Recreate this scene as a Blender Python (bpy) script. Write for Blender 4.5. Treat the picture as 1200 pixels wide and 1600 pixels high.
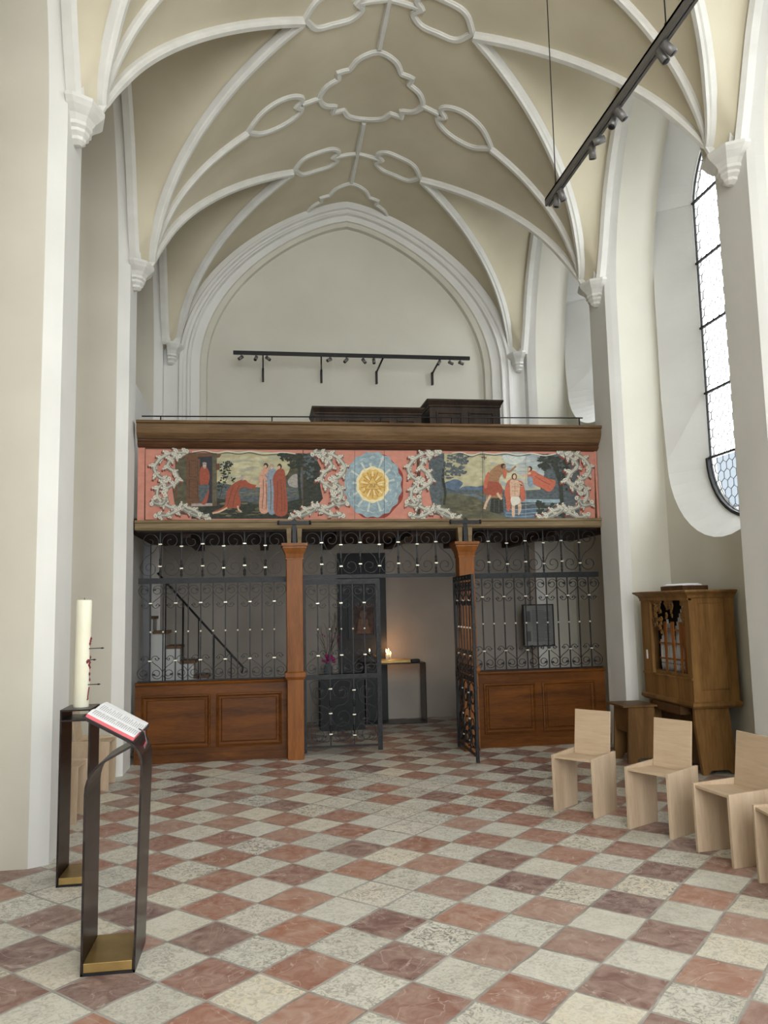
import bpy, bmesh, math, random
from mathutils import Vector, Matrix
random.seed(7)
PI = math.pi
scn = bpy.context.scene
COL = scn.collection
for o in list(bpy.data.objects): bpy.data.objects.remove(o)

# ------------------------------------------------------------------ camera
F_PX, PITCH, YAW, ROLL = 1263.26, 0.11445, 0.14945, -0.020836
CAM = Vector((0, 0, 1.6))
_fwd = Vector((math.sin(YAW)*math.cos(PITCH), math.cos(YAW)*math.cos(PITCH), math.sin(PITCH)))
_r = Vector((math.cos(YAW), -math.sin(YAW), 0)); _u = _r.cross(_fwd)
_r2 = math.cos(ROLL)*_r + math.sin(ROLL)*_u; _u2 = -math.sin(ROLL)*_r + math.cos(ROLL)*_u
cd = bpy.data.cameras.new('camera'); cam = bpy.data.objects.new('camera', cd); COL.objects.link(cam)
M3 = Matrix((_r2, _u2, -_fwd)).transposed()
cam.matrix_world = Matrix.Translation(CAM) @ M3.to_4x4()
cd.sensor_fit = 'HORIZONTAL'; cd.sensor_width = 36; cd.lens = F_PX*36/1200
cd.clip_start = 0.05; cd.clip_end = 200
scn.camera = cam

# ------------------------------------------------------------------ sky, daylight, exposure
SKY = 9.0
w = bpy.data.worlds.new('sky'); scn.world = w; w.use_nodes = True
bg = w.node_tree.nodes['Background']; bg.inputs[0].default_value = (0.98, 0.99, 1.0, 1); bg.inputs[1].default_value = SKY
scn.view_settings.view_transform = 'Standard'; scn.view_settings.look = 'None'
scn.view_settings.exposure = 0.30; scn.view_settings.gamma = 1; scn.view_settings.use_curve_mapping = False

XC = 1.25                       # nave centre line
BAYS = [10.0, 7.24, 4.48, 1.72, -1.04]
PIERS = [11.38, 8.62, 5.86, 3.10, 0.34, -2.42]
Y_END = -3.6
def portal(name, loc, rot, sx, sy):
    l = bpy.data.lights.new(name, 'AREA'); l.shape = 'RECTANGLE'; l.size = sx; l.size_y = sy; l.cycles.is_portal = True
    o = bpy.data.objects.new(name, l); COL.objects.link(o); o.location = loc; o.rotation_euler = rot
for yc in BAYS:
    portal('window_portal', (XC+3.78, yc, 4.55), (0, PI/2, 0), 4.7, 1.8)
for xx in (-0.4, 1.25, 2.9):
    portal('window_portal', (xx, Y_END-0.45, 3.85), (PI/2, 0, 0), 1.5, 5.9)

# ------------------------------------------------------------------ materials
def new_mat(name):
    m = bpy.data.materials.new(name); m.use_nodes = True
    nt = m.node_tree; b = nt.nodes['Principled BSDF']; return m, nt, b
def N(nt, t, **k):
    n = nt.nodes.new(t)
    for a, v in k.items():
        if a == 'inp':
            for i, x in v.items(): n.inputs[i].default_value = x
        else: setattr(n, a, v)
    return n
def mottled(name, c1, c2, scale=3, rough=0.8, bump=0.0, stretch=(1,1,1), detail=6, metal=0, bscale=None, lo=0.3, hi=0.7, spec=0.3):
    m, nt, b = new_mat(name)
    tc = N(nt, 'ShaderNodeTexCoord'); mp = N(nt, 'ShaderNodeMapping'); mp.inputs['Scale'].default_value = stretch
    no = N(nt, 'ShaderNodeTexNoise', inp={'Scale': scale, 'Detail': detail})
    cr = N(nt, 'ShaderNodeValToRGB'); cr.color_ramp.elements[0].color = (*c1, 1); cr.color_ramp.elements[1].color = (*c2, 1)
    cr.color_ramp.elements[0].position = lo; cr.color_ramp.elements[1].position = hi
    L = nt.links.new
    L(tc.outputs['Object'], mp.inputs[0]); L(mp.outputs[0], no.inputs['Vector']); L(no.outputs[0], cr.inputs[0]); L(cr.outputs[0], b.inputs['Base Color'])
    b.inputs['Roughness'].default_value = rough; b.inputs['Metallic'].default_value = metal
    b.inputs['Specular IOR Level'].default_value = spec
    if bump:
        bu = N(nt, 'ShaderNodeBump', inp={'Strength': bump, 'Distance': 0.02})
        n2 = N(nt, 'ShaderNodeTexNoise', inp={'Scale': bscale or scale*4, 'Detail': 8})
        L(mp.outputs[0], n2.inputs['Vector']); L(n2.outputs[0], bu.inputs['Height']); L(bu.outputs[0], b.inputs['Normal'])
    return m
def wood(name, c1, c2, axis='z', rough=0.45, scale=9, knots=True):
    st = {'x': (0.12, 1, 1), 'y': (1, 0.12, 1), 'z': (1, 1, 0.12)}[axis]
    m, nt, b = new_mat(name); L = nt.links.new
    tc = N(nt, 'ShaderNodeTexCoord'); mp = N(nt, 'ShaderNodeMapping'); mp.inputs['Scale'].default_value = st
    no = N(nt, 'ShaderNodeTexNoise', inp={'Scale': scale, 'Detail': 8, 'Roughness': 0.65, 'Distortion': 0.6})
    n2 = N(nt, 'ShaderNodeTexNoise', inp={'Scale': scale*9, 'Detail': 3})
    mx = N(nt, 'ShaderNodeMath', operation='MULTIPLY_ADD', inp={1: 0.35, 2: 0.0})
    ad = N(nt, 'ShaderNodeMath', operation='ADD')
    cr = N(nt, 'ShaderNodeValToRGB'); cr.color_ramp.elements[0].color = (*c1, 1); cr.color_ramp.elements[1].color = (*c2, 1)
    cr.color_ramp.elements[0].position = 0.5; cr.color_ramp.elements[1].position = 0.85
    L(tc.outputs['Object'], mp.inputs[0]); L(mp.outputs[0], no.inputs['Vector']); L(mp.outputs[0], n2.inputs['Vector'])
    L(n2.outputs[0], mx.inputs[0]); L(no.outputs[0], ad.inputs[0]); L(mx.outputs[0], ad.inputs[1]); L(ad.outputs[0], cr.inputs[0])
    L(cr.outputs[0], b.inputs['Base Color']); b.inputs['Roughness'].default_value = rough; b.inputs['Specular IOR Level'].default_value = 0.2
    bu = N(nt, 'ShaderNodeBump', inp={'Strength': 0.12, 'Distance': 0.005}); L(ad.outputs[0], bu.inputs['Height']); L(bu.outputs[0], b.inputs['Normal'])
    return m
def plain(name, c, rough=0.5, metal=0, spec=0.4, emit=None, es=0):
    m, nt, b = new_mat(name); b.inputs['Base Color'].default_value = (*c, 1); b.inputs['Roughness'].default_value = rough
    b.inputs['Metallic'].default_value = metal; b.inputs['Specular IOR Level'].default_value = spec
    if emit: b.inputs['Emission Color'].default_value = (*emit, 1); b.inputs['Emission Strength'].default_value = es
    return m
WHITE = mottled('limewash_white', (0.64,0.632,0.60), (0.72,0.712,0.68), 1.3, 0.9, 0.25, bscale=5)
SHADE_TAUPE = mottled('shade_taupe_plaster', (0.30,0.27,0.235), (0.38,0.345,0.30), 1.2, 0.9, 0.15, bscale=5)  # taupe tone darkened further: shade under the gallery put into the colour
RIBW = mottled('rib_white', (0.62,0.61,0.57), (0.70,0.69,0.65), 5, 0.85, 0.1)
FIELD = mottled('vault_field', (0.52,0.468,0.345), (0.65,0.595,0.46), 0.9, 0.92, 0.22, bscale=4)
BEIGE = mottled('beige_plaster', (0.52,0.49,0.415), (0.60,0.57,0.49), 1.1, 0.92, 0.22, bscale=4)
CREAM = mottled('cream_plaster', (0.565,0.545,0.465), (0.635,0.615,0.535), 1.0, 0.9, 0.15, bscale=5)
IRON = mottled('wrought_iron', (0.005,0.0055,0.0065), (0.017,0.018,0.021), 30, 0.45, 0.15, metal=0.3, spec=0.4)
COLLAR = mottled('pale_gilt', (0.55,0.50,0.36), (0.8,0.77,0.65), 60, 0.35, metal=0.3)
REDWOOD = wood('stained_redwood', (0.068,0.021,0.003), (0.165,0.054,0.007), 'x', 0.42)
REDWOODV = wood('stained_redwood_upright', (0.15,0.048,0.010), (0.28,0.10,0.022), 'z', 0.42)
GALWOOD = wood('old_softwood', (0.085,0.046,0.020), (0.20,0.122,0.058), 'x', 0.55, 6)
GALDARK = wood('aged_brown_wood', (0.05,0.022,0.010), (0.13,0.06,0.028), 'x', 0.5, 6)
BEAMW = wood('beam_wood', (0.13,0.09,0.045), (0.24,0.18,0.10), 'x', 0.6, 6)
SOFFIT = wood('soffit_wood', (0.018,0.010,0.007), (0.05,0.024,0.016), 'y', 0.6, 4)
CABW = wood('near_black_walnut', (0.014,0.009,0.006), (0.048,0.028,0.018), 'z', 0.5, 6)
OAK = wood('light_oak', (0.44,0.325,0.22), (0.56,0.44,0.32), 'z', 0.5, 7)
OAKX = wood('light_oak_board', (0.46,0.335,0.22), (0.58,0.45,0.32), 'x', 0.5, 7)
ORGAN = wood('organ_oak', (0.13,0.062,0.018), (0.27,0.145,0.05), 'z', 0.42, 6)
ORGDARK = wood('organ_dark', (0.05,0.024,0.010), (0.11,0.055,0.022), 'z', 0.45, 6)
BENCHW = wood('bench_wood', (0.09,0.045,0.015), (0.18,0.095,0.035), 'z', 0.45, 6)
TIN = mottled('pipe_tin', (0.38,0.38,0.37), (0.55,0.55,0.54), 12, 0.4, metal=0.3)
BRONZE = mottled('dark_bronze', (0.028,0.022,0.021), (0.055,0.045,0.043), 3, 0.33, metal=0.75, stretch=(1,1,6), spec=0.5)
BRASS = mottled('brushed_brass', (0.30,0.20,0.07), (0.42,0.29,0.11), 8, 0.38, metal=0.7)
BLACK = plain('black_metal', (0.012,0.012,0.013), 0.5, 0.3)
GREYM = plain('grey_metal', (0.10,0.10,0.105), 0.4, 0.5)
LAMPG = plain('lamp_grey', (0.14,0.135,0.13), 0.4, 0.4)
WAX = mottled('ivory_wax', (0.72,0.70,0.55), (0.80,0.78,0.65), 3, 0.4)
WAX.node_tree.nodes['Principled BSDF'].inputs['Subsurface Weight'].default_value = 0.2
CRIMSON = plain('crimson_wax', (0.16,0.008,0.02), 0.4)
PAPER = mottled('paper', (0.74,0.74,0.76), (0.82,0.82,0.84), 20, 0.8)
INK = plain('ink', (0.10,0.10,0.11), 0.9)
BOOKRED = plain('rose_book_edge', (0.62,0.13,0.15), 0.6)
BOOKBLK = plain('black_leather', (0.015,0.013,0.013), 0.5)
FLAME = plain('flame', (1,0.6,0.2), 0.5, emit=(1.0,0.55,0.18), es=30)
MAGENTA = mottled('magenta_petals', (0.18,0.01,0.07), (0.40,0.04,0.20), 30, 0.7)
TWIG = plain('twig', (0.035,0.02,0.015), 0.8)
STONE = mottled('dark_stone', (0.03,0.03,0.03), (0.08,0.08,0.075), 10, 0.8, 0.5)
SLAB = mottled('blackened_steel', (0.010,0.012,0.013), (0.02,0.023,0.024), 2, 0.55)
WHITEP = plain('white_paint', (0.55,0.55,0.53), 0.7)
ICONC = mottled('icon_paint', (0.02,0.010,0.008), (0.06,0.03,0.02), 14, 0.6, lo=0.4, hi=0.62)
NOTICE = mottled('notice_board', (0.20,0.205,0.19), (0.25,0.255,0.24), 6, 0.6)
GLASSM, nt, b = new_mat('window_glass')
nt.nodes.remove(b); tr = N(nt, 'ShaderNodeBsdfTransparent', inp={0: (0.50,0.52,0.53,1)}); gl = N(nt, 'ShaderNodeBsdfGlossy', inp={'Roughness': 0.15})
mxs = N(nt, 'ShaderNodeMixShader', inp={0: 0.06}); nt.links.new(tr.outputs[0], mxs.inputs[1]); nt.links.new(gl.outputs[0], mxs.inputs[2])
nt.links.new(mxs.outputs[0], nt.nodes['Material Output'].inputs[0])
CLEAR, nt, b = new_mat('clear_glass')
nt.nodes.remove(b); tr = N(nt, 'ShaderNodeBsdfTransparent', inp={0: (0.96,0.97,0.97,1)}); nt.links.new(tr.outputs[0], nt.nodes['Material Output'].inputs[0])
LEAD = plain('lead_came', (0.06,0.06,0.065), 0.6, 0.3)

# floor: checkered marble laid on the diagonal
TILE, TROT, TOX, TOY = 0.30515, 0.793401, -0.247682, 4.031814
def floor_mat():
    m, nt, b = new_mat('checkered_marble'); L = nt.links.new
    tc = N(nt, 'ShaderNodeTexCoord')
    wob = N(nt, 'ShaderNodeTexNoise', inp={'Scale': 2.2, 'Detail': 2})
    L(tc.outputs['Object'], wob.inputs['Vector'])
    sub = N(nt, 'ShaderNodeVectorMath', operation='SUBTRACT'); sub.inputs[1].default_value = (0.5,0.5,0.5); L(wob.outputs['Color'], sub.inputs[0])
    scl = N(nt, 'ShaderNodeVectorMath', operation='SCALE'); scl.inputs['Scale'].default_value = 0.035; L(sub.outputs[0], scl.inputs[0])
    adv = N(nt, 'ShaderNodeVectorMath', operation='ADD'); L(tc.outputs['Object'], adv.inputs[0]); L(scl.outputs[0], adv.inputs[1])
    off = N(nt, 'ShaderNodeVectorMath', operation='SUBTRACT'); off.inputs[1].default_value = (TOX, TOY, 0); L(adv.outputs[0], off.inputs[0])
    def dot(v):
        d = N(nt, 'ShaderNodeVectorMath', operation='DOT_PRODUCT'); d.inputs[1].default_value = (v[0]/TILE, v[1]/TILE, 0); L(off.outputs[0], d.inputs[0]); return d.outputs['Value']
    u = dot((math.cos(TROT), math.sin(TROT))); v = dot((math.sin(TROT), -math.cos(TROT)))
    def mth(op, a, bb=None, c=None):
        n = N(nt, 'ShaderNodeMath', operation=op)
        for i, x in enumerate((a, bb, c)):
            if x is None: continue
            if isinstance(x, (int, float)): n.inputs[i].default_value = x
            else: L(x, n.inputs[i])
        return n.outputs[0]
    iu, iv = mth('FLOOR', u), mth('FLOOR', v); fu, fv = mth('FRACT', u), mth('FRACT', v)
    par = mth('FLOORED_MODULO', mth('ADD', iu, iv), 2.0)
    eu = mth('MINIMUM', fu, mth('SUBTRACT', 1.0, fu)); ev = mth('MINIMUM', fv, mth('SUBTRACT', 1.0, fv)); e = mth('MINIMUM', eu, ev)
    cx = N(nt, 'ShaderNodeCombineXYZ'); L(iu, cx.inputs[0]); L(iv, cx.inputs[1])
    wn = N(nt, 'ShaderNodeTexWhiteNoise', noise_dimensions='2D'); L(cx.outputs[0], wn.inputs['Vector'])
    sep = N(nt, 'ShaderNodeSeparateColor'); L(wn.outputs['Color'], sep.inputs[0]); ra, rb = sep.outputs[0], sep.outputs[1]
    # per tile shifted texture space
    sh = N(nt, 'ShaderNodeVectorMath', operation='SCALE'); sh.inputs['Scale'].default_value = 37.0; L(wn.outputs['Color'], sh.inputs[0])
    tv = N(nt, 'ShaderNodeVectorMath', operation='ADD'); L(tc.outputs['Object'], tv.inputs[0]); L(sh.outputs[0], tv.inputs[1])
    def noise(s, d=6, dist=0.0, r=0.6):
        n = N(nt, 'ShaderNodeTexNoise', inp={'Scale': s, 'Detail': d, 'Roughness': r, 'Distortion': dist}); L(tv.outputs[0], n.inputs['Vector']); return n.outputs[0]
    def ramp(f, stops, interp='LINEAR'):
        c = N(nt, 'ShaderNodeValToRGB'); c.color_ramp.interpolation = interp
        while len(c.color_ramp.elements) < len(stops): c.color_ramp.elements.new(0.5)
        for el, (p, col) in zip(c.color_ramp.elements, stops): el.position = p; el.color = (*col, 1)
        L(f, c.inputs[0]); return c.outputs[0]
    def mix(f, a, bb, mode='MIX'):
        n = N(nt, 'ShaderNodeMix', data_type='RGBA', blend_type=mode)
        for i, x in ((0, f), (6, a), (7, bb)):
            if isinstance(x, (int, float)): n.inputs[i].default_value = x
            elif isinstance(x, tuple): n.inputs[i].default_value = (*x, 1)
            else: L(x, n.inputs[i])
        return n.outputs[2]
    redb = ramp(ra, [(0.0,(0.25,0.108,0.072)), (0.3,(0.31,0.142,0.098)), (0.5,(0.20,0.105,0.086)), (0.68,(0.145,0.082,0.078)), (0.8,(0.33,0.20,0.155)), (1.0,(0.32,0.145,0.092))])
    n1 = noise(9, 7, 1.2)
    red = mix(ramp(n1, [(0.35,(0,0,0)), (0.75,(1,1,1))]), redb, mix(0.6, redb, (0.52,0.40,0.33)))
    red = mix(ramp(noise(3.0, 3, 2.5, 0.4), [(0.493,(0,0,0)), (0.5,(.55,.55,.55)), (0.507,(0,0,0))]), red, (0.62,0.52,0.46))
    wbase = ramp(rb, [(0.0,(0.50,0.475,0.40)), (0.35,(0.60,0.57,0.49)), (0.6,(0.55,0.53,0.46)), (0.85,(0.66,0.59,0.46)), (1.0,(0.60,0.55,0.48))])
    n2 = noise(26, 6, 2.0, 0.7)
    wv = mix(mth('MULTIPLY', ramp(n2, [(0.42,(1,1,1)), (0.53,(0,0,0))]), mth('ADD', 0.25, mth('MULTIPLY', ra, 0.70))), wbase, (0.20,0.19,0.165))
    wv = mix(ramp(noise(6, 4, 1.0), [(0.4,(0,0,0)), (0.7,(0.5,0.5,0.5))]), wv, (0.66,0.64,0.57))
    palef = mth('GREATER_THAN', rb, 0.94)
    redsel = mth('MULTIPLY', par, mth('SUBTRACT', 1.0, palef))
    tile = mix(redsel, wv, red)
    edgew = mth('ADD', 0.012, mth('MULTIPLY', noise(7, 3), 0.028))
    gr = mth('LESS_THAN', e, edgew)
    col = mix(mth('MULTIPLY', gr, 0.85), tile, ramp(noise(5, 3), [(0.35,(0.19,0.175,0.155)), (0.65,(0.42,0.40,0.36))]))
    L(col, b.inputs['Base Color'])
    rg = N(nt, 'ShaderNodeMapRange', inp={1: 0.3, 2: 0.7, 3: 0.38, 4: 0.62}); L(noise(12, 4), rg.inputs[0]); L(rg.outputs[0], b.inputs['Roughness'])
    b.inputs['Specular IOR Level'].default_value = 0.4
    h = mth('SUBTRACT', mth('MULTIPLY', n2, 0.25), gr)
    bu = N(nt, 'ShaderNodeBump', inp={'Strength': 0.35, 'Distance': 0.006}); L(h, bu.inputs['Height']); L(bu.outputs[0], b.inputs['Normal'])
    return m
FLOORM = floor_mat()

# ------------------------------------------------------------------ mesh helpers
class MB:
    def __init__(s): s.v = []; s.f = []; s.mi = []; s.mats = []; s.sm = []
    def mat(s, m):
        if m not in s.mats: s.mats.append(m)
        return s.mats.index(m)
    def add(s, vs, fs, m=None, smooth=False):
        b = len(s.v); s.v += [tuple(v) for v in vs]; i = s.mat(m) if m else 0
        for f in fs: s.f.append(tuple(b+k for k in f)); s.mi.append(i); s.sm.append(smooth)
        return s
    def box(s, a, b, m=None, T=None):
        x0,y0,z0 = a; x1,y1,z1 = b
        vs = [(x0,y0,z0),(x1,y0,z0),(x1,y1,z0),(x0,y1,z0),(x0,y0,z1),(x1,y0,z1),(x1,y1,z1),(x0,y1,z1)]
        if T: vs = [T @ Vector(v) for v in vs]
        return s.add(vs, [(0,3,2,1),(4,5,6,7),(0,1,5,4),(1,2,6,5),(2,3,7,6),(3,0,4,7)], m)
    def ring_loft(s, rings, m=None, close=True, cap0=False, cap1=False, smooth=False):
        n = len(rings[0]); vs = [p for r in rings for p in r]; fs = []
        for k in range(len(rings)-1):
            for i in range(n if close else n-1):
                j = (i+1) % n; fs.append((k*n+i, k*n+j, (k+1)*n+j, (k+1)*n+i))
        if cap0: fs.append(tuple(range(n))[::-1])
        if cap1: fs.append(tuple((len(rings)-1)*n+i for i in range(n)))
        return s.add(vs, fs, m, smooth)
    def tube(s, pts, r, m=None, n=6, smooth=True, closed=False):
        pts = [Vector(p) for p in pts]; rs = r if isinstance(r, (list, tuple)) else [r]*len(pts)
        rings = []; up = None
        for i, p in enumerate(pts):
            if closed: t = pts[(i+1) % len(pts)] - pts[i-1]
            else: t = (pts[min(i+1, len(pts)-1)] - pts[max(i-1, 0)])
            t.normalize()
            if up is None: up = Vector((0,1,0)) if abs(t.y) < 0.9 else Vector((1,0,0))
            sd = t.cross(up)
            if sd.length < 1e-5: sd = t.orthogonal()
            sd.normalize(); up = sd.cross(t).normalized()
            rings.append([p + rs[i]*(math.cos(a)*sd + math.sin(a)*up) for a in [2*PI*k/n + PI/n for k in range(n)]])
        if closed: rings.append(rings[0])
        return s.ring_loft(rings, m, True, not closed, not closed, smooth)
    def lathe(s, prof, c=(0,0,0), m=None, n=20, smooth=True, ang=0):
        rings = [[(c[0]+r*math.cos(ang+2*PI*k/n), c[1]+r*math.sin(ang+2*PI*k/n), c[2]+z) for k in range(n)] for r, z in prof]
        return s.ring_loft(rings, m, True, True, True, smooth)
    def prism(s, outline, axis, a, b, m=None):
        """outline: 2D points; extruded along axis between a and b"""
        def P(p, t):
            if axis == 'x': return (t, p[0], p[1])
            if axis == 'y': return (p[0], t, p[1])
            return (p[0], p[1], t)
        return s.ring_loft([[P(p, a) for p in outline], [P(p, b) for p in outline]], m, True, True, True)
    def mesh(s, name):
        me = bpy.data.meshes.new(name); me.from_pydata(s.v, [], s.f); me.update()
        for m in s.mats: me.materials.append(m)
        for p, i, q in zip(me.polygons, s.mi, s.sm): p.material_index = i; p.use_smooth = q
        return me
    def build(s, name, m=None, parent=None, loc=None, bevel=0, recalc=True):
        me = s.mesh(name)
        if m and not me.materials: me.materials.append(m)
        if recalc:
            bm = bmesh.new(); bm.from_mesh(me); bmesh.ops.recalc_face_normals(bm, faces=bm.faces); bm.to_mesh(me); bm.free()
        o = bpy.data.objects.new(name, me); COL.objects.link(o)
        if parent: o.parent = parent
        if loc: o.location = loc
        if bevel:
            bv = o.modifiers.new('bevel', 'BEVEL'); bv.width = bevel; bv.segments = 2; bv.limit_method = 'ANGLE'; bv.angle_limit = 0.6
        return o
def empty(name, loc=(0,0,0), rz=0):
    o = bpy.data.objects.new(name, None); COL.objects.link(o); o.location = loc; o.rotation_euler = (0,0,rz); o.empty_display_size = 0.1; return o
def tag(o, label, cat, group=None):
    o['label'] = label; o['category'] = cat
    if group: o['group'] = group
    return o
def struct(o): o['kind'] = 'structure'; return o
def dup(o, parent=None, loc=None):
    c = o.copy(); COL.objects.link(c); c.parent = parent
    if loc is not None: c.location = loc
    for ch in [x for x in bpy.data.objects if x.parent == o]: dup(ch, c)
    return c
def crs(pts, n=6, closed=False):
    """Catmull-Rom through 2D/3D points"""
    P = [Vector(p) for p in pts]; out = []; L = len(P)
    rng = range(L) if closed else range(L-1)
    for i in rng:
        p0 = P[(i-1) % L] if closed or i > 0 else P[0]*2-P[1]; p1 = P[i]; p2 = P[(i+1) % L]
        p3 = P[(i+2) % L] if closed or i+2 < L else P[-1]*2-P[-2]
        for k in range(n):
            t = k/n; out.append(0.5*((2*p1)+(p2-p0)*t+(2*p0-5*p1+4*p2-p3)*t*t+(3*p1-p0-3*p2+p3)*t**3))
    if not closed: out.append(P[-1])
    return out
def at(px, py, y):
    """where the sight line through a measured point of the photograph meets the vertical plane at depth y"""
    d = (px-600)/F_PX*_r2 - (py-800)/F_PX*_u2 + _fwd
    return CAM + d*(y/d.y)

# ================================================================== STRUCTURE
ZS, VA, VH = 5.12, 2.45, 2.42
def P(u):
    t = min(abs(u)/VA, 1.0); return ZS + VH*max(0, 1-t**1.4)**0.5
UN = 0.87
def ug(dy):                       # groin position: dy = distance from bay centre (0..1.38)
    t = min(dy/1.38, 1.0); return UN + (VA-0.01-UN)*(1-(1-t)**1.6)
HW = 1.16
def zf(s): return 5.0 + 2.28*max(0, 1-min(abs(s), 1)**1.5)**0.55
def outline(hw, apex_drop=0.0, z0=0.0, n=28):
    """arched opening (dy, z) from one foot over the apex to the other"""
    pts = [(-hw, z0), (-hw, 2.5), (-hw, 4.2), (-hw, 4.9)]
    for i in range(-n, n+1):
        s = math.copysign(1-(1-abs(i/n))**1.7, i) if i else 0
        pts.append((s*hw, zf(s)-apex_drop))
    return pts + [(hw, 4.9), (hw, 4.2), (hw, 2.5), (hw, z0)]

# vault
def vault():
    mb = MB(); ys = []
    lo, hi = Y_END, 11.42
    k = int((hi-lo)/0.046); ys = sorted(set([lo+(hi-lo)*i/k for i in range(k+1)] + PIERS + BAYS)); ys = [y for y in ys if lo <= y <= hi]
    NM, NC = 44, 14; rings = []
    for y in ys:
        yb = min(BAYS, key=lambda b: abs(b-y)); dy = min(abs(y-yb), 1.38); g = ug(dy)
        zw = max(5.2, zf(dy/HW)) if dy < HW else 5.2
        row = []
        half = []
        for i in range(NC+1):                       # wall -> groin
            t = i/NC; u = 2.612 + (g-2.612)*t; z = zw + (P(g)-zw)*t + 0.10*math.sin(PI*t)*(1-dy/1.38)
            half.append((u, z))
        for i in range(1, NM+1):
            t = i/NM; a = 1-(1-t)**2.0 if False else t
            u = g*math.cos(PI/2*t); half.append((u, P(u)))
        full = [(-u, z) for u, z in half] + [(u, z) for u, z in reversed(half[:-1])]
        rings.append([(XC+u, y, z) for u, z in full])
    mb.ring_loft(rings, FIELD, close=False, smooth=True)
    return struct(mb.build('ceiling', FIELD))
vault()
trim_n = [0]
def trim(mb, m=RIBW):
    trim_n[0] += 1; return struct(mb.build('trim_%d' % trim_n[0], m))
def surf_rib(mb, uy, wd=0.07, dp=0.05, closed=False, full=True):
    """rib lying on the vault along plan points (u, y)"""
    pts = []; nrm = []
    uy = [Vector(p) for p in uy]; drop = (not closed) and abs(uy[-1].x) > 2.41; dn = []
    for i in range(len(uy) - (0 if closed else 1)):
        a, b = uy[i], uy[(i+1) % len(uy)]; k = max(1, int((b-a).length/0.04))
        for j in range(k): dn.append(a.lerp(b, j/k))
    if not closed: dn.append(uy[-1])
    for p in dn:
        u, y = p; uc = max(-2.44, min(2.44, u)); e = 0.004
        dz = (P(uc+e)-P(uc-e))/(2*e); n = Vector((dz, 0, -1)).normalized()
        pts.append(Vector((XC+uc, y, P(uc)))); nrm.append(n)
    if drop:
        sg = 1 if pts[-1].x > XC else -1
        e = pts[-1].copy(); e.z = 5.22; e.x = XC+sg*2.49; pts.append(e); nrm.append(nrm[-1].copy())
    rings = []; L = len(pts)
    for i in range(L):
        t = (pts[(i+1) % L]-pts[i-1]) if closed else (pts[min(i+1, L-1)]-pts[max(i-1, 0)])
        t.normalize(); n = nrm[i]; n = (n - t*n.dot(t)).normalized(); s = t.cross(n).normalized(); p = pts[i]
        tf = 1.0
        if drop: tf = 0.55+0.45*min(1, (pts[-1]-p).length/0.55)
        prof = [(-.5,-.3),(-.5,.45),(-.34,.62),(-.30,1.0),(.30,1.0),(.34,.62),(.5,.45),(.5,-.3)]
        rings.append([p + s*(a*wd*tf) + n*(b*dp*tf) for a, b in prof])
    if closed: rings.append(rings[0])
    mb.ring_loft(rings, RIBW, True, not closed, not closed)
def arcp(cx, cy, rx, ry, a0, a1, n=10):
    return [(cx+rx*math.cos(math.radians(a0+(a1-a0)*i/n)), cy+ry*math.sin(math.radians(a0+(a1-a0)*i/n))) for i in range(n+1)]
def heart(cx, yc, s, L=0.62, h=0.25):      # almond loop with a cusp toward the ridge; s=+1 right side
    pts = []
    top = crs([(0.07, 0), (0.0, 0.10), (0.10, 0.21), (0.27, h), (0.46, 0.19), (L, 0)], 6)
    pts = [(p.x, p.y) for p in top] + [(p.x, -p.y) for p in reversed(top[1:-1])]
    return [(s*(cx+a), yc+b) for a, b in pts]
for yp in PIERS[:-1]:                      # quatrefoil medallions over each pier pair
    q = []
    top = crs([(-0.29, 0.37), (-0.20, 0.53), (0, 0.61), (0.20, 0.53), (0.29, 0.37)], 6)
    rgt = crs([(0.40, 0.25), (0.535, 0.17), (0.60, 0), (0.535, -0.17), (0.40, -0.25)], 6)
    q = [(p.x, p.y) for p in top] + [(0.42, 0.37)] + [(p.x, p.y) for p in rgt] + [(0.42, -0.37)] + [(-p.x, -p.y) for p in top] + [(-0.42, -0.37)] + [(-p.x, -p.y) for p in rgt] + [(-0.42, 0.37)]
    mb = MB()
    if yp > 11: 
        lp = [(a, yp+b) for a, b in q]; k0 = [i for i, p in enumerate(lp) if p[1] < yp-0.005]
        surf_rib(mb, [lp[i] for i in k0], 0.06, 0.035)
    else: surf_rib(mb, [(a, yp+b) for a, b in q], 0.072, 0.03, True)
    trim(mb)
    if yp < 11:
        for s in (-1, 1):
            mb = MB(); surf_rib(mb, heart(0.80, yp, s), 0.068, 0.032, True)
            surf_rib(mb, [(s*0.60, yp), (s*0.80, yp)], 0.055, 0.035); surf_rib(mb, [(s*u, yp) for u in [1.42+1.01*(1-(1-i/24)**1.8) for i in range(25)]], 0.062, 0.06); trim(mb)
for yb in BAYS:
    mb = MB()
    for s in (-1, 1):
        surf_rib(mb, heart(0.26, yb, s, 0.58, 0.22), 0.068, 0.032, True)
    surf_rib(mb, [(-0.30, yb), (0.30, yb)], 0.055, 0.035)
    surf_rib(mb, [(0, yb+0.70), (0, yb-0.70)], 0.06, 0.04); trim(mb)
    for s in (-1, 1):
        for e in (-1, 1):
            mb = MB(); pl = []
            for i in range(41):
                d = 1.38*(1-(1-i/40)**1.5); pl.append((s*ug(d)*0.9985, yb+e*d))
            pl = [p for p in pl if Y_END+0.03 < p[1] < 11.36]
            surf_rib(mb, pl, 0.072, 0.075); trim(mb)
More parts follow.
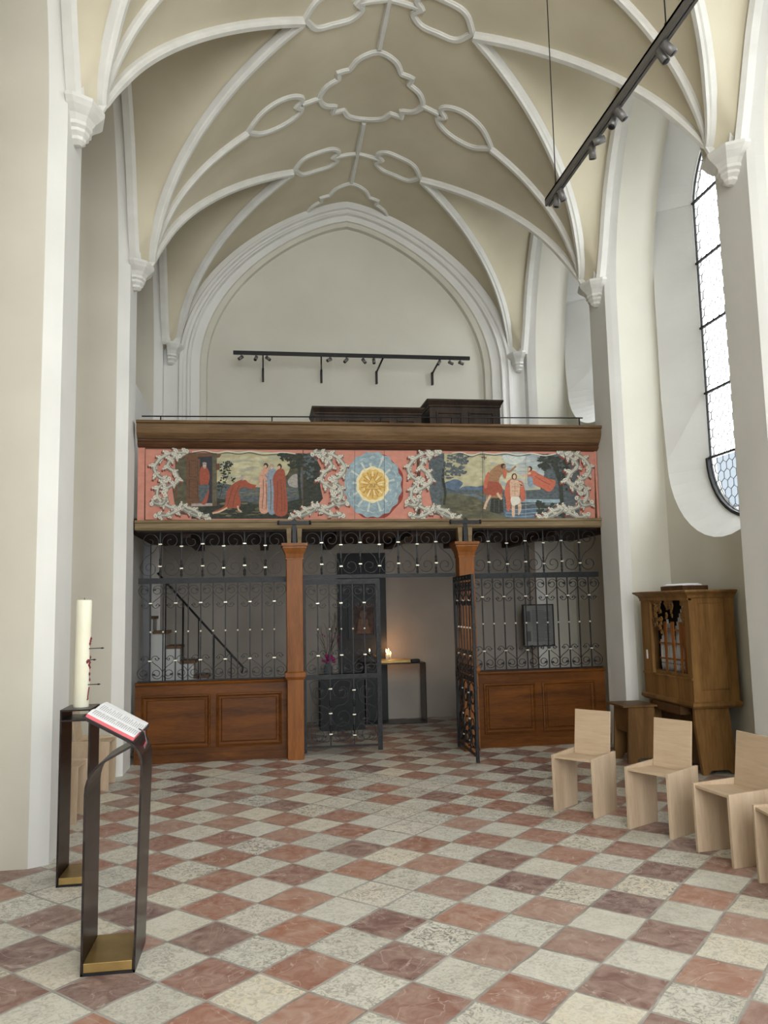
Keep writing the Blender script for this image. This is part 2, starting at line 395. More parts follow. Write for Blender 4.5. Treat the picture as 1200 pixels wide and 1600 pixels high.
# wall arches (formerets)
def planar_rib(mb, pts, nrm, wd, dp, m=RIBW):
    pts = [Vector(p) for p in pts]; rings = []; L = len(pts)
    for i in range(L):
        t = (pts[min(i+1, L-1)]-pts[max(i-1, 0)]).normalized(); n = Vector(nrm); s = t.cross(n).normalized()
        rings.append([pts[i] + s*(a*wd) + n*(b*dp) for a, b in [(-.5,-.2),(-.5,.6),(-.3,1.),(-.12,.55),(.12,.55),(.3,1.),(.5,.6),(.5,-.2)]])
    mb.ring_loft(rings, m, True, True, True)
for yb in BAYS:
    for s in (-1, 1):
        mb = MB(); o = [p for p in outline(HW+0.01, -0.01) if p[1] >= 4.85]
        fp = []
        for a, z in o:
            if z < 5.20: continue
            k = min(1, max(0, (5.85-z)/.7)); fp.append((XC+s*(2.615-.02*k*k), yb+a+math.copysign(.06*k*k, a), z))
        planar_rib(mb, fp, (-s, 0, 0), 0.14, 0.085); trim(mb)
# side walls: nave face, bay tunnels, niche wall
ZTOP = 8.1
def side_wall(s, name):
    mb = MB()
    def X(u): return XC+s*u
    # nave faces (piers plus spandrels)
    seams = [11.42] + [b for b in BAYS] + [Y_END]
    for k in range(len(seams)-1):
        y1, y0 = seams[k], seams[k+1]
        poly = []
        if y0 in BAYS: poly += [(y0+a, z) for a, z in outline(HW)[::-1] if a >= 0]     # foot ... apex reversed
        if y0 in BAYS: poly = [(y0+a, z) for a, z in outline(HW) if a >= 0][::-1]; poly = poly  # foot -> apex
        else: poly = [(y0, 0)]
        poly += [(y0, ZTOP), (y1, ZTOP)]
        if y1 in BAYS: poly += [(y1+a, z) for a, z in outline(HW) if a <= 0][::-1]      # apex -> foot
        else: poly += [(y1, 0)]
        mb.add([(X(2.61), y, z) for y, z in poly], [tuple(range(len(poly)))], WHITE)
    prof = [(2.61, HW, 0), (2.66, HW-0.035, .01), (2.72, HW-0.07, .02), (3.02, HW-0.07, .03), (3.08, HW-0.073, .04), (3.12, HW-0.085, .06), (3.15, HW-0.105, .09)]
    for yb in BAYS:
        rings = [[(X(u), yb+a, z) for a, z in outline(hw, dr)] for u, hw, dr in prof]
        mb.ring_loft(rings[:3], WHITE, close=False, smooth=False)
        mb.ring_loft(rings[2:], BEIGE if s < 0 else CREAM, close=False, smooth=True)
        # rear wall of the niche
        o = outline(HW-0.105, 0.09)
        if s < 0:
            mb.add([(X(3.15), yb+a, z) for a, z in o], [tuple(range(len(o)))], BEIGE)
    return struct(mb.build(name, WHITE, recalc=False))
side_wall(-1, 'wall_left'); side_wall(1, 'wall_right')

# window openings
def win_outline(hw, zb, zs0, zs1, za, n=20, st=0.0):
    """rounded foot, straight jambs, pointed head: closed loop (dy, z)"""
    pts = []
    for i in range(n+1):                 # bottom, left to right
        a = PI + PI*i/n; pts.append(((hw-st)*math.cos(a), zs0 + (zs0-zb)*math.sin(a)))
    for k in range(1, 4): pts.append((hw, zs0+(zs1-zs0)*k/4))
    pts.append((hw, zs1-.02)); pts.append((hw-st, zs1))
    for i in range(1, 2*n):
        s = 1-i/n; q = math.copysign(1-(1-abs(s))**1.5, s) if s else 0
        pts.append((q*(hw-st), zs1+(za-zs1)*max(0, 1-abs(q)**1.45)**0.58))
    pts.append((-hw+st, zs1)); pts.append((-hw, zs1-.02))
    for k in range(3, 0, -1): pts.append((-hw, zs0+(zs1-zs0)*k/4))
    return pts
def spec(yb):      # the rear bay's window ends above the gallery floor
    if yb == 10.0: return win_outline(1.03, 3.98, 4.62, 5.98, 7.06, st=.05), win_outline(0.74, 4.10, 4.62, 5.98, 6.80), 4.62, 4.10
    return win_outline(1.03, 2.19, 3.10, 5.98, 7.06, st=.05), win_outline(0.74, 2.40, 3.10, 5.98, 6.80), 3.10, 2.40
def fill_between(mb, outer, inner, m):
    bm = bmesh.new(); eds = []
    for loop in (outer, inner):
        vs = [bm.verts.new(p) for p in loop]
        eds += [bm.edges.new((vs[i], vs[(i+1) % len(vs)])) for i in range(len(vs))]
    bmesh.ops.triangle_fill(bm, use_beauty=True, edges=eds)
    bm.verts.index_update(); idx = {v: i for i, v in enumerate(bm.verts)}
    mb.add([v.co.copy() for v in bm.verts], [tuple(idx[v] for v in f.verts) for f in bm.faces], m); bm.free()
mbw = MB()
for yb in BAYS:
    OA, OB, _z, _b = spec(yb)
    outer = [(XC+3.15, yb+a, z) for a, z in outline(HW-0.24, 0.10)]
    outer = [(XC+3.15, yb-1.2, 0), (XC+3.15, yb-1.2, 7.6), (XC+3.15, yb+1.2, 7.6), (XC+3.15, yb+1.2, 0)]
    fill_between(mbw, outer, [(XC+3.15, yb+a, z) for a, z in OA], CREAM)
    for lo_, hi_ in ((0, 0),):
        A = [(XC+3.15, yb+a, z) for a, z in OA]; B = [(XC+3.50, yb+a, z) for a, z in OB]; C_ = [(XC+3.60, yb+a*1.03, z+(z-4.5)*0.015) for a, z in OB]
        A = A+[A[0]]; B = B+[B[0]]; C_ = C_+[C_[0]]
        mbw.ring_loft([A, B, C_], WHITE, close=False, smooth=False)
struct(mbw.build('trim_90', CREAM, recalc=False))
# window glass, lead and saddle bars
gx = XC+3.52
def window_meshes(OB, zs0, zb):
    gl = MB(); gl.add([(0, a, z) for a, z in OB], [tuple(range(len(OB)))], GLASSM)
    def inside(y, z):
        if abs(y) > 0.735 or z < zb or z > 6.78: return False
        if z < zs0: return abs(y) < 0.735*math.sqrt(max(0, 1-((zs0-z)/(zs0-zb))**2))
        if z > 5.98: return z < 5.98+0.82*max(0, 1-(abs(y)/0.74)**1.45)**0.58
        return True
    lead = MB(); R_ = 0.064; hx = R_*math.sqrt(3); segs = set()
    for r in range(0, 52):
        for c in range(-8, 9):
            cy = c*hx + (hx/2 if r % 2 else 0); cz = 2.3 + r*R_*1.5
            vs = [(round(cy+R_*math.sin(PI/3*k), 3), round(cz+R_*math.cos(PI/3*k), 3)) for k in range(6)]
            for k in range(6): segs.add(tuple(sorted((vs[k], vs[(k+1) % 6]))))
    for a, b in segs:
        if inside(*a) and inside(*b):
            A, B = Vector((0, a[0], a[1])), Vector((0, b[0], b[1])); d = (B-A)
            if d.length < .02: continue
            d.normalize(); sd = d.cross(Vector((1,0,0)))*0.0025; X_ = Vector((0.003,0,0))
            lead.ring_loft([[A+sd-X_, A+sd+X_, A-sd+X_, A-sd-X_], [B+sd-X_, B+sd+X_, B-sd+X_, B-sd-X_]], LEAD)
    fr = MB(); fr.tube([(0, a*0.985, 4.6+(z-4.6)*0.994) for a, z in OB], 0.012, BLACK, 4, False, True)
    fr.tube([(-0.03, a, z) for a, z in OB if z <= zs0+.01], 0.024, BLACK, 4, False)
    for z in (5.98, 5.28, 4.54, 3.81, 3.10):
        if z >= zs0: fr.box((-0.025, -0.74, z-0.010), (0.0, 0.74, z+0.010), BLACK)
    return gl.mesh('pane'), lead.mesh('lead'), fr.mesh('frame')
_wm = {}
for i, yb in enumerate(BAYS):
    OA, OB, zs0, zb = spec(yb)
    if zs0 not in _wm: _wm[zs0] = window_meshes(OB, zs0, zb)
    root = struct(empty('window_%d' % (i+1), (gx, yb, 0)))
    for nm, me in zip(('pane', 'lead_lattice', 'saddle_bars'), _wm[zs0]):
        o = bpy.data.objects.new(nm, me); COL.objects.link(o); o.parent = root
# end wall behind the viewer, three unseen windows enlarged to give fill light
mb = MB()
def rect_hole_wall(mb, x0, x1, y, z1, holes, m):
    xs = [x0]+[v for h in holes for v in h[:2]]+[x1]
    for k in range(0, len(xs), 2): mb.box((xs[k], y, 0), (xs[k+1], y+0.02, z1), m)
    for h in holes:
        mb.box((h[0], y, 0), (h[1], y+0.02, h[2]), m); mb.box((h[0], y, h[3]), (h[1], y+0.02, z1), m)
        mb.box((h[0]-.05, y-0.4, h[2]-.05), (h[0], y, h[3]+.05), m); mb.box((h[1], y-0.4, h[2]-.05), (h[1]+.05, y, h[3]+.05), m)
        mb.box((h[0], y-0.4, h[2]-.05), (h[1], y, h[2]), m); mb.box((h[0], y-0.4, h[3]), (h[1], y, h[3]+.05), m)
HOLES = [(-1.15, 0.35, 0.9, 6.8), (0.5, 2.0, 0.9, 6.8), (2.15, 3.65, 0.9, 6.8)]
rect_hole_wall(mb, -2.6, 5.1, Y_END, ZTOP+0.3, HOLES, WHITE)
struct(mb.build('wall_front', WHITE))
mb = MB()
for h in HOLES: mb.box((h[0], Y_END-0.2, h[2]), (h[1], Y_END-0.19, h[3]), CLEAR)
struct(mb.build('window_6', CLEAR))
# outer shell keeps daylight out of the masonry
mb = MB(); mb.box((-2.6, Y_END, ZTOP), (5.1, 12.3, ZTOP+0.2)); struct(mb.build('wall_top', WHITE))
mb = MB(); mb.box((-2.6, Y_END, 0), (-2.3, 12.3, ZTOP)); struct(mb.build('wall_outer_left', WHITE))
mb = MB()
xo = XC+3.58; outer = [(xo, Y_END, 0), (xo, Y_END, ZTOP), (xo, 12.3, ZTOP), (xo, 12.3, 0)]
cuts = sorted([(BAYS[i]+BAYS[i+1])/2 for i in range(len(BAYS)-1)]); ed = [Y_END]+cuts+[12.3]; bs = sorted(BAYS)
for i, yb in enumerate(bs):
    OB = spec(yb)[1]
    fill_between(mb, [(xo, ed[i], 0), (xo, ed[i], ZTOP), (xo, ed[i+1], ZTOP), (xo, ed[i+1], 0)], [(xo, yb+a*1.02, z) for a, z in OB], WHITE)
struct(mb.build('wall_outer_right', WHITE, recalc=False))
# back wall with recessed pointed arch
def back_arch(a, h, z0=2.6, n=40, zs=5.0):
    pts = [(-a, z0), (-a, 3.8)]
    for i in range(n+1):
        s = -1+2*i/n; s = math.copysign(1-(1-abs(s))**1.8, s) if abs(s) > 1e-6 else 0
        pts.append((s*a, zs+h*max(0, 1-abs(s)**1.4)**0.5))
    return pts + [(a, 3.8), (a, z0)]
mb = MB()
def ring(a, h, y, zs=5.0): return [(XC+u, y, z) for u, z in back_arch(a, h, zs=zs)]
lay = [(2.62, 2.9, 11.30), (2.42, 2.48, 11.30), (2.40, 2.46, 11.26), (2.36, 2.43, 11.26), (2.345, 2.42, 11.30), (2.31, 2.39, 11.30), (2.29, 2.37, 11.275), (2.26, 2.35, 11.275), (2.245, 2.34, 11.33),
       (2.13, 2.27, 11.36), (2.115, 2.262, 11.39), (2.04, 2.21, 11.42), (2.03, 2.205, 11.50)]
for i in range(len(lay)-1):
    mb.ring_loft([ring(*lay[i]), ring(*lay[i+1])], WHITE if i < 9 else CREAM, close=False)
r0 = ring(2.03, 2.205, 11.50); mb.add(r0, [tuple(range(len(r0)))], CREAM)
mb.box((-2.3, 11.55, 0), (5.0, 11.7, ZTOP), SHADE_TAUPE)
struct(mb.build('wall_back', WHITE))
# floor
mb = MB(); mb.box((-2.6, Y_END-0.4, -0.1), (5.2, 12.3, 0.0)); struct(mb.build('floor', FLOORM))
# ledge blocks in the rear bay
mb = MB(); mb.box((XC-3.2, 8.95, 0), (XC-2.72, 11.3, 4.25)); struct(mb.build('trim_91', WHITE, bevel=0.02))

# corbels
CORBEL_LABELS = {}
def corbel(yp, s, label, big=True):
    root = empty('corbel', (XC+s*2.61, yp, 0)); tag(root, label, 'corbel', 'stone corbels under the vault ribs')
    kf = 0.64 if big else 0.62; hz = lambda z: 5.25+(z-5.14)*0.75
    root.location = (XC+s*2.57, yp, 0) if big else (XC+s*2.50, 11.27, 0)
    def lev(r, z, k=4):
        return [(s*.05, -r*kf*1.5, hz(z))]+[(-s*(r*kf*math.sin(PI*i/k)) if 0 < i < k else 0, -r*kf*1.5*math.cos(PI*i/k), hz(z)) for i in range(k+1)]+[(s*.05, r*kf*1.5, hz(z))]
    m1 = MB()
    m1.ring_loft([lev(r, z) for r, z in ((0.27,5.14),(0.27,5.105),(0.235,5.065),(0.17,5.015),(0.13,4.965))], RIBW, True, True, True)
    m1.build('capital', RIBW, root)
    m2 = MB(); m2.ring_loft([lev(r, z) for r, z in ((0.135,4.965),(0.135,4.93),(0.105,4.91),(0.105,4.88),(0.07,4.85),(0.065,4.82),(0.02,4.79))], RIBW, True, True, True)
    m2.build('bracket', RIBW, root)
    return root
names = {(0,-1): 'white moulded corbel left of the pointed arch on the back wall', (0,1): 'white moulded corbel right of the pointed arch on the back wall',
         (1,-1): 'white corbel on the left pier beside the gallery end', (1,1): 'white corbel on the right pier above the gallery end',
         (2,-1): 'white corbel on the nearest left pier, lit brightly', (2,1): 'white corbel on the nearest right pier in front of the tall window'}
for (i, s), lb in names.items(): corbel(PIERS[i]-(0.20 if i == 0 else 0.02), s, lb, i > 0)

# ================================================================== GALLERY
YG = 8.85; XL, XR = -1.345, 3.845
gal = empty('organ_gallery', (XC, YG, 2.43)); tag(gal, 'wooden gallery with painted parapet spanning the nave above the iron screen', 'gallery')
gal.location = (0,0,0)
mb = MB()
cor = [(9.0,3.60),(8.66,3.60),(8.655,3.575),(8.685,3.565),(8.685,3.51),(8.70,3.47),(8.735,3.43),(8.745,3.415),(9.0,3.415)]
mb.prism(cor, 'x', XL+0.02, XR+0.05); mb.build('cornice', GALWOOD, gal)
mb = MB(); mb.prism([(9.0,3.414),(8.765,3.414),(8.765,3.40),(8.785,3.385),(8.775,3.365),(8.80,3.345),(8.82,3.335),(9.0,3.335)], 'x', XL+0.02, XR+0.03); mb.build('frieze_moulding', GALDARK, gal)
mb = MB(); mb.prism([(9.05,2.545),(8.80,2.545),(8.795,2.52),(8.81,2.51),(8.81,2.46),(8.83,2.44),(9.05,2.44)], 'x', XL+0.0, XR+0.03); mb.build('lower_beam', BEAMW, gal)
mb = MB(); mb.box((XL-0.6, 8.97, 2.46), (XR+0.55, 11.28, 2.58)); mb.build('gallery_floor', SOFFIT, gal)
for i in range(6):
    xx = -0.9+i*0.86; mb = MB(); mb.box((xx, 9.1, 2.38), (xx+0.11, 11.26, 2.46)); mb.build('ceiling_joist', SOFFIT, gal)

# ---- painted parapet
def pm(name, c, v=0.25, sc=30):
    v = v*.6
    a = tuple(max(0, x*(1-v)) for x in c); b = tuple(min(1, x*(1+v)) for x in c)
    return mottled('paint_'+name, a, b, sc, 0.75, stretch=(1,1,1.6), detail=5, lo=0.35, hi=0.65)
PINK = pm('pink', (0.50,0.215,0.16), 0.12, 14); DKRED = pm('dark_red', (0.22,0.045,0.03)); WHT = pm('scroll_white', (0.58,0.55,0.46), 0.12, 60)
GRY = pm('scroll_grey', (0.21,0.21,0.18)); OLV = pm('olive', (0.085,0.08,0.05), 0.45, 16); SKYY = pm('sky_yellow', (0.40,0.37,0.23), 0.25, 12); SKYB = pm('sky_blue', (0.30,0.34,0.34), 0.25, 12)
DKG = pm('dark_green', (0.035,0.04,0.03), 0.5); SLT = pm('slate', (0.085,0.10,0.105), 0.4); BRN = pm('brown', (0.13,0.065,0.035)); DKB = pm('doorway', (0.035,0.035,0.045))
RED = pm('red_robe', (0.28,0.075,0.045), 0.2, 40); PCH = pm('peach_robe', (0.50,0.27,0.19)); BLU = pm('blue_robe', (0.20,0.25,0.30)); FLESH = pm('flesh', (0.52,0.35,0.24)); HAIR = pm('hair', (0.05,0.03,0.02))
GREYH = pm('grey_hair', (0.30,0.28,0.25)); VRM = pm('vermilion', (0.42,0.12,0.07), 0.18); BRSKIN = pm('tanned', (0.28,0.15,0.08)); HILLB = pm('blue_hills', (0.09,0.13,0.18), 0.35, 18); GRN = pm('ground', (0.10,0.095,0.06), 0.4, 16)
CLD = pm('cloud_blue', (0.25,0.33,0.36), 0.28, 22); CLD2 = pm('cloud_light', (0.46,0.50,0.46), 0.2, 20); GLD = pm('gold', (0.60,0.40,0.13), 0.22, 25); GLD2 = pm('gold_dark', (0.42,0.24,0.06)); GLD3 = pm('gold_pale', (0.70,0.60,0.36), 0.15)
class Paint(MB):
    cnt = 0
    def pt(s, x, y, lay):
        q = at(s.ox+x*s.k, 690+y*s.k2, YG); return (q.x, YG-0.0007*lay-0.004-0.0000035*(s.cnt % 180), q.z)
    def poly(s, pts, m, lay=1, smooth=True, n=4):
        s.cnt += 1
        P_ = crs([Vector((a, b)) for a, b in pts], n, True) if smooth else [Vector(p) for p in pts]
        s.add([s.pt(p.x, p.y, lay) for p in P_], [tuple(range(len(P_)))], m)
    def stroke(s, pts, w, m, lay=2, n=5, sm=True):
        s.cnt += 1
        P_ = crs([Vector(p) for p in pts], n) if sm else [Vector(p) for p in pts]; L = len(P_); A = []; B = []
        for i, p in enumerate(P_):
            t = P_[min(i+1, L-1)]-P_[max(i-1, 0)]
            if t.length < 1e-6: t = Vector((1, 0))
            t.normalize(); nn = Vector((-t.y, t.x)); f = i/(L-1)
            ww = w(f)/2 if callable(w) else w/2
            A.append(p+nn*ww); B.append(p-nn*ww)
        vs = [s.pt(p.x, p.y, lay) for p in A]+[s.pt(p.x, p.y, lay) for p in B]
        s.add(vs, [(i, i+1, L+i+1, L+i) for i in range(L-1)], m)
    def blob(s, x, y, rx, ry, m, lay=2, n=10, jag=0.25, rnd=random):
        pts = [(x+rx*(1+jag*(rnd.random()-.5)*2)*math.cos(2*PI*i/n), y+ry*(1+jag*(rnd.random()-.5)*2)*math.sin(2*PI*i/n)) for i in range(n)]
        s.poly(pts, m, lay, True, 2)
    def foliage(s, x, y, rx, ry, m, lay, n=40, sz=9):
        for i in range(n):
            a = random.random()*2*PI; r = math.sqrt(random.random())
            s.blob(x+rx*r*math.cos(a), y+ry*r*math.sin(a), sz*random.uniform(.5,1.2), sz*random.uniform(.35,.8), m, lay, 6, 0.4)
ACAN = [(0,.08),(0,-.10),(.12,-.30),(.24,-.18),(.36,-.42),(.50,-.24),(.66,-.42),(.76,-.16),(1.0,-.24),(1.10,.02),(1.0,.16),(.90,.04),(.72,.14),(.5,.24),(.25,.18)]
def leafy(pt, path, T, lay, sz=34, stem=9, step=7):
    """acanthus scroll: stem set with lobed leaves on both sides and a volute at each end"""
    C = [Vector(T(*p)) for p in crs([Vector(p) for p in path], 8)]; tot = len(C)
    rr = random.Random(len(C)*7+int(C[0].x)); leaves = []
    for i in range(1, tot-1, step):
        t = (C[min(i+1, tot-1)]-C[i-1]).normalized(); n = Vector((-t.y, t.x))
        for sd in (-1, 1): leaves.append((C[i], t, n, sd, sz*rr.uniform(.8, 1.15)*(1.0 if sd > 0 else 0.8), math.radians(rr.uniform(38, 62))))
    def leaf(c, t, n, sd, s_, an, off, k, m, l):
        ax = t*math.cos(an)+n*sd*math.sin(an); ay = -t*math.sin(an)+n*sd*math.cos(an); c0 = c+Vector(off)
        pt.poly([tuple(c0+ax*(u*s_*k)+ay*(v*s_*k)) for u, v in ACAN], m, l, True, 2)
    for L in leaves: leaf(*L, (-3, 9), 1.12, DKRED, lay-2)
    pt.stroke([tuple(c) for c in C[::3]]+[tuple(C[-1])], 24, GRY, lay-1, 2)
    for L in leaves: leaf(*L, (1.5, 2), 1.10, GRY, lay)
    for L in leaves:
        leaf(*L, (0, 0), .96, WHT, lay+1)
        c, t, n, sd, s_, an = L; ax = t*math.cos(an)+n*sd*math.sin(an); pt.stroke([tuple(c+ax*s_*.1), tuple(c+ax*s_*.5), tuple(c+ax*s_*.85)], 2.2, GRY, lay+2, 2)
    for off, w_, m, l in (((1.5, 2.5), 5, GRY, lay+1), ((0, 0), 1, WHT, lay+2)):
        pt.stroke([tuple(c+Vector(off)) for c in C[::3]]+[tuple(C[-1]+Vector(off))], (lambda f, w_=w_: (stem-2+w_)*(0.5+0.7*math.sin(PI*f))), m, l, 2)
    pt.stroke([tuple(c) for c in C[::3]]+[tuple(C[-1])], 1.8, GRY, lay+3, 2)
    for end, nx in ((C[0], C[3]), (C[-1], C[-4])):
        d = (end-nx).normalized(); n = Vector((-d.y, d.x)); sg = rr.choice((-1, 1))
        c = end+n*sg*9; sp = []
        for k in range(20):
            a = k/19*2*PI*1.25; r = 11*(1-k/24); v = (-n*sg)*math.cos(a)*r + d*math.sin(a)*r; sp.append(tuple(c+v))
        pt.stroke([(a+2, b+2) for a, b in sp], 8, GRY, lay+1, 1); pt.stroke(sp, 6, WHT, lay+3, 1)
def dabs(pt, box, mats, n, lay, sx=22, sy=8):
    """loose brush dabs inside a box"""
    for i in range(n):
        pt.blob(random.uniform(box[0], box[2]), random.uniform(box[1], box[3]), random.uniform(.5, 1.3)*sx, random.uniform(.5, 1.3)*sy, random.choice(mats), lay, 8, 0.3)
def frame_side(pt, T, lay=12):
    leafy(pt, [(225,60),(180,58),(130,66),(85,92),(55,140),(80,185),(130,205)], T, lay)
    leafy(pt, [(185,70),(150,90),(125,130),(165,165),(180,205),(140,235),(100,262)], T, lay+3)
    leafy(pt, [(120,215),(80,240),(72,290),(110,330),(165,352),(215,335)], T, lay)
    leafy(pt, [(120,290),(95,330),(45,322)], T, lay+3, 22, 6)
    leafy(pt, [(65,385),(120,390),(170,368),(225,350),(270,365),(305,390),(345,402)], T, lay+3, 32)
    leafy(pt, [(195,345),(235,372),(290,395)], T, lay+6, 20, 5)
# left scene
pl = Paint(); pl.ox, pl.k, pl.k2 = 225, .2958, .2958
pl.poly([(8,40),(838,45),(838,416),(8,412)], PINK, 0, False)
pl.poly([(175,60),(838,62),(838,408),(340,405),(170,380),(150,250)], OLV, 1, False)
pl.poly([(385,60),(720,62),(770,120),(740,190),(600,255),(420,262),(375,200)], SKYY, 2)
SKY2 = pm('sky_cream', (0.47,0.43,0.28), .2, 12); SKY3 = pm('sky_grey', (0.33,0.33,0.25), .2, 12); OL2 = pm('olive_light', (0.13,0.12,0.07), .3, 16); SL2 = pm('slate_light', (0.13,0.15,0.15), .3, 16); SKB2 = pm('sky_mist', (0.40,0.42,0.38), .2, 12)
dabs(pl, (410,85,700,210), (SKY2, SKY3, SKYY), 60, 2.5, 34, 8)
pl.poly([(385,215),(480,232),(560,240),(700,245),(836,250),(836,330),(560,330),(385,330)], SLT, 3, False)
pl.poly([(385,300),(520,318),(700,330),(836,300),(836,408),(250,408),(260,350)], DKG, 4, False)
dabs(pl, (400,245,820,300), (SL2, SLT, OL2), 50, 3.5, 26, 5); dabs(pl, (390,325,820,395), (OL2, DKG, OLV), 50, 4.5, 24, 5)
pl.poly([(745,235),(800,170),(836,150),(836,260)], SLT, 4, False)
pl.poly([(165,70),(385,62),(385,340),(240,350),(165,300)], BRN, 5, False); pl.poly([(165,90),(225,80),(225,330),(180,320)], OLV, 6, False)
pl.poly([(285,82),(360,78),(360,326),(285,326)], DKB, 6, False)
pl.poly([(228,80),(296,92),(296,328),(232,320)], RED if False else BRN, 7, False)
for r in ((240,100,284,185), (240,200,284,300)): 
    pl.stroke([(r[0],r[1]),(r[2],r[1]+4),(r[2],r[3]),(r[0],r[3]),(r[0],r[1])], 2.5, DKB, 8, 1, False)
pl.poly([(362,62),(383,64),(383,330),(362,330)], GRN, 7, False); pl.poly([(379,118),(400,116),(400,150),(379,152)], BRN, 8, False); pl.poly([(383,70),(410,68),(400,84),(383,88)], BRN, 8, False)
pl.poly([(250,328),(360,326),(362,340),(250,342)], GREYH, 8, False)
# figure in the doorway
pl.poly([(300,140),(318,130),(338,145),(348,185),(338,240),(345,260),(330,326),(302,326),(300,260),(294,185)], RED, 9)
pl.poly([(292,235),(345,232),(330,280),(300,326),(292,300)], SLT, 10); pl.stroke([(300,165),(325,185),(345,182)], 9, RED, 11)
pl.blob(320,128,10,13,FLESH,11,8,.05); pl.blob(320,117,12,8,GREYH,12,8,.1); pl.blob(322,138,7,6,GREYH,12,8,.1)
# shrubs at the door
for a in ((420,140,30,35),(450,185,36,40),(410,230,28,40),(445,125,22,20)): pl.foliage(a[0],a[1],a[2],a[3],DKG,6,22,7)
pl.stroke([(400,300),(415,240),(440,190),(452,140)], 3, DKG, 6)
# kneeling man
pl.poly([(505,205),(530,200),(560,222),(595,232),(592,246),(555,250),(530,240),(500,262),(512,320),(500,352),(470,352),(430,352),(372,378),(362,372),(420,345),(432,310),(440,262),(470,225)], RED, 9)
pl.stroke([(470,240),(455,290),(440,340)], 4, BRN, 10); pl.stroke([(505,230),(480,290),(470,345)], 4, BRN, 10); pl.stroke([(440,350),(400,370),(362,380)], 9, FLESH, 10)
pl.stroke([(495,340),(500,360),(515,372)], 9, FLESH, 10); pl.stroke([(590,240),(605,228),(618,220)], 6, FLESH, 10); pl.stroke([(548,215),(565,210),(572,200)], 6, FLESH, 10)
pl.blob(524,190,14,16,GREYH,11,8,.08); pl.blob(531,193,8,10,FLESH,12,8,.05)
# three standing men
pl.poly([(618,160),(640,140),(662,150),(668,230),(660,366),(610,366),(614,230),(604,215)], PCH, 9); pl.poly([(655,160),(678,140),(700,160),(705,220),(696,370),(655,370),(652,230)], BLU, 10)
pl.poly([(692,165),(715,145),(742,155),(750,240),(756,380),(690,382),(686,260),(680,200)], RED, 11)
for x0, y0, x1, y1 in ((630,200,624,355),(645,220,645,358),(668,200,668,362),(705,210,700,370),(722,200,728,372),(738,230,744,370)): pl.stroke([(x0,y0),((x0+x1)/2+3,(y0+y1)/2),(x1,y1)], 3, BRN, 12)
pl.stroke([(640,175),(660,205),(640,212)], 8, BLU, 12)
for x, y, hm in ((644,128,HAIR),(676,132,GREYH),(716,132,HAIR)): pl.blob(x,y,12,14,hm,12,8,.08); pl.blob(x-3,y+5,8,9,FLESH,13,8,.05)
# big tree and rocks
pl.stroke([(832,400),(826,300),(818,200),(822,120),(815,70)], 14, DKG, 10)
for a in ((770,85,50,20),(800,125,40,18),(820,95,26,30),(735,72,25,10)): pl.foliage(a[0],a[1],a[2],a[3],DKG,10,30,10)
pl.poly([(760,205),(790,175),(812,180),(815,240),(770,235)], GREYH, 7)
pl.stroke([(255,56),(320,48),(380,60),(440,52),(500,60),(560,52),(620,64),(680,62),(740,58),(800,66)], 5, WHT, 13); pl.stroke([(255,62),(320,54),(380,68),(440,60),(500,68),(560,60),(620,72),(680,70),(740,66)], 3, DKG, 12)
frame_side(pl, lambda a, b: (a, b))
o = pl.build('painted_panel', PINK, gal, recalc=False); o['label'] = 'parapet painting of a kneeling man before three robed men'
# middle panel
pc = Paint(); pc.ox, pc.k, pc.k2 = 225, .2958, .2958
pc.poly([(842,45),(1440,48),(1440,418),(842,416)], PINK, 0, False)
pc.poly([(842,62),(900,70),(935,140),(930,230),(945,300),(900,360),(842,405)], DKG, 1, False)
for a in ((880,90,36,30),(870,150,28,50)): pc.foliage(a[0],a[1],a[2],a[3],SLT,2,24,9)
frame_side(pc, lambda a, b: (1115-a, b))
cx, cy = 1207, 228
pc.poly([(cx+150*1.0*math.cos(t*2*PI/16)*(1+.07*(t % 2))+10, cy+8+172*math.sin(t*2*PI/16)*(1+.05*(t % 2))*0.98) for t in range(16)], DKRED, 2)
pc.poly([(cx+148*math.cos(t*2*PI/32)*(1+(.07 if t % 2 else 0)), cy+168*math.sin(t*2*PI/32)*(1+(.05 if t % 2 else 0))) for t in range(32)], CLD, 3)
for t in range(26):
    a = 2*PI*(t+.5*random.random())/26; rr = random.uniform(100,148)
    pc.stroke([(cx+70*math.cos(a), cy+80*math.sin(a)), (cx+rr*math.cos(a), cy+rr*1.12*math.sin(a))], (lambda f: 5+9*f), CLD2 if t % 2 else CLD, 4, 1, False)
for t in range(16):
    a = 2*PI*t/16; pc.stroke([(cx+(118)*math.cos(a)+16*math.cos(a-.9+k*.45), cy+130*math.sin(a)+18*math.sin(a-.9+k*.45)) for k in range(5)], 3, CLD2, 5)
pc.poly([(cx+84*math.cos(t*2*PI/20)*(1+.06*(t % 2)), cy+92*math.sin(t*2*PI/20)*(1+.06*(t % 2))) for t in range(20)], GLD3, 6)
pc.poly([(cx+70*math.cos(t*2*PI/24)*(1+.07*(t % 2)), cy+78*math.sin(t*2*PI/24)*(1+.07*(t % 2))) for t in range(24)], GLD, 7)
for t in range(28):
    a = 2*PI*t/28; L_ = 64 if t % 2 else 52
    pc.stroke([(cx+12*math.cos(a), cy+14*math.sin(a)), (cx+L_*math.cos(a), cy+L_*1.1*math.sin(a))], (lambda f: 2+5*f), GLD3 if t % 3 == 0 else GLD2, 8, 1, False)
tri = [(cx, cy-44), (cx+40, cy+24), (cx-40, cy+24)]
pc.poly(tri, GLD, 9, False); pc.stroke([tri[0], tri[1]], 4, GLD2, 10, 1, False); pc.stroke([tri[1], tri[2]], 4, GLD2, 10, 1, False); pc.stroke([tri[2], tri[0]], 4, GLD2, 10, 1, False)
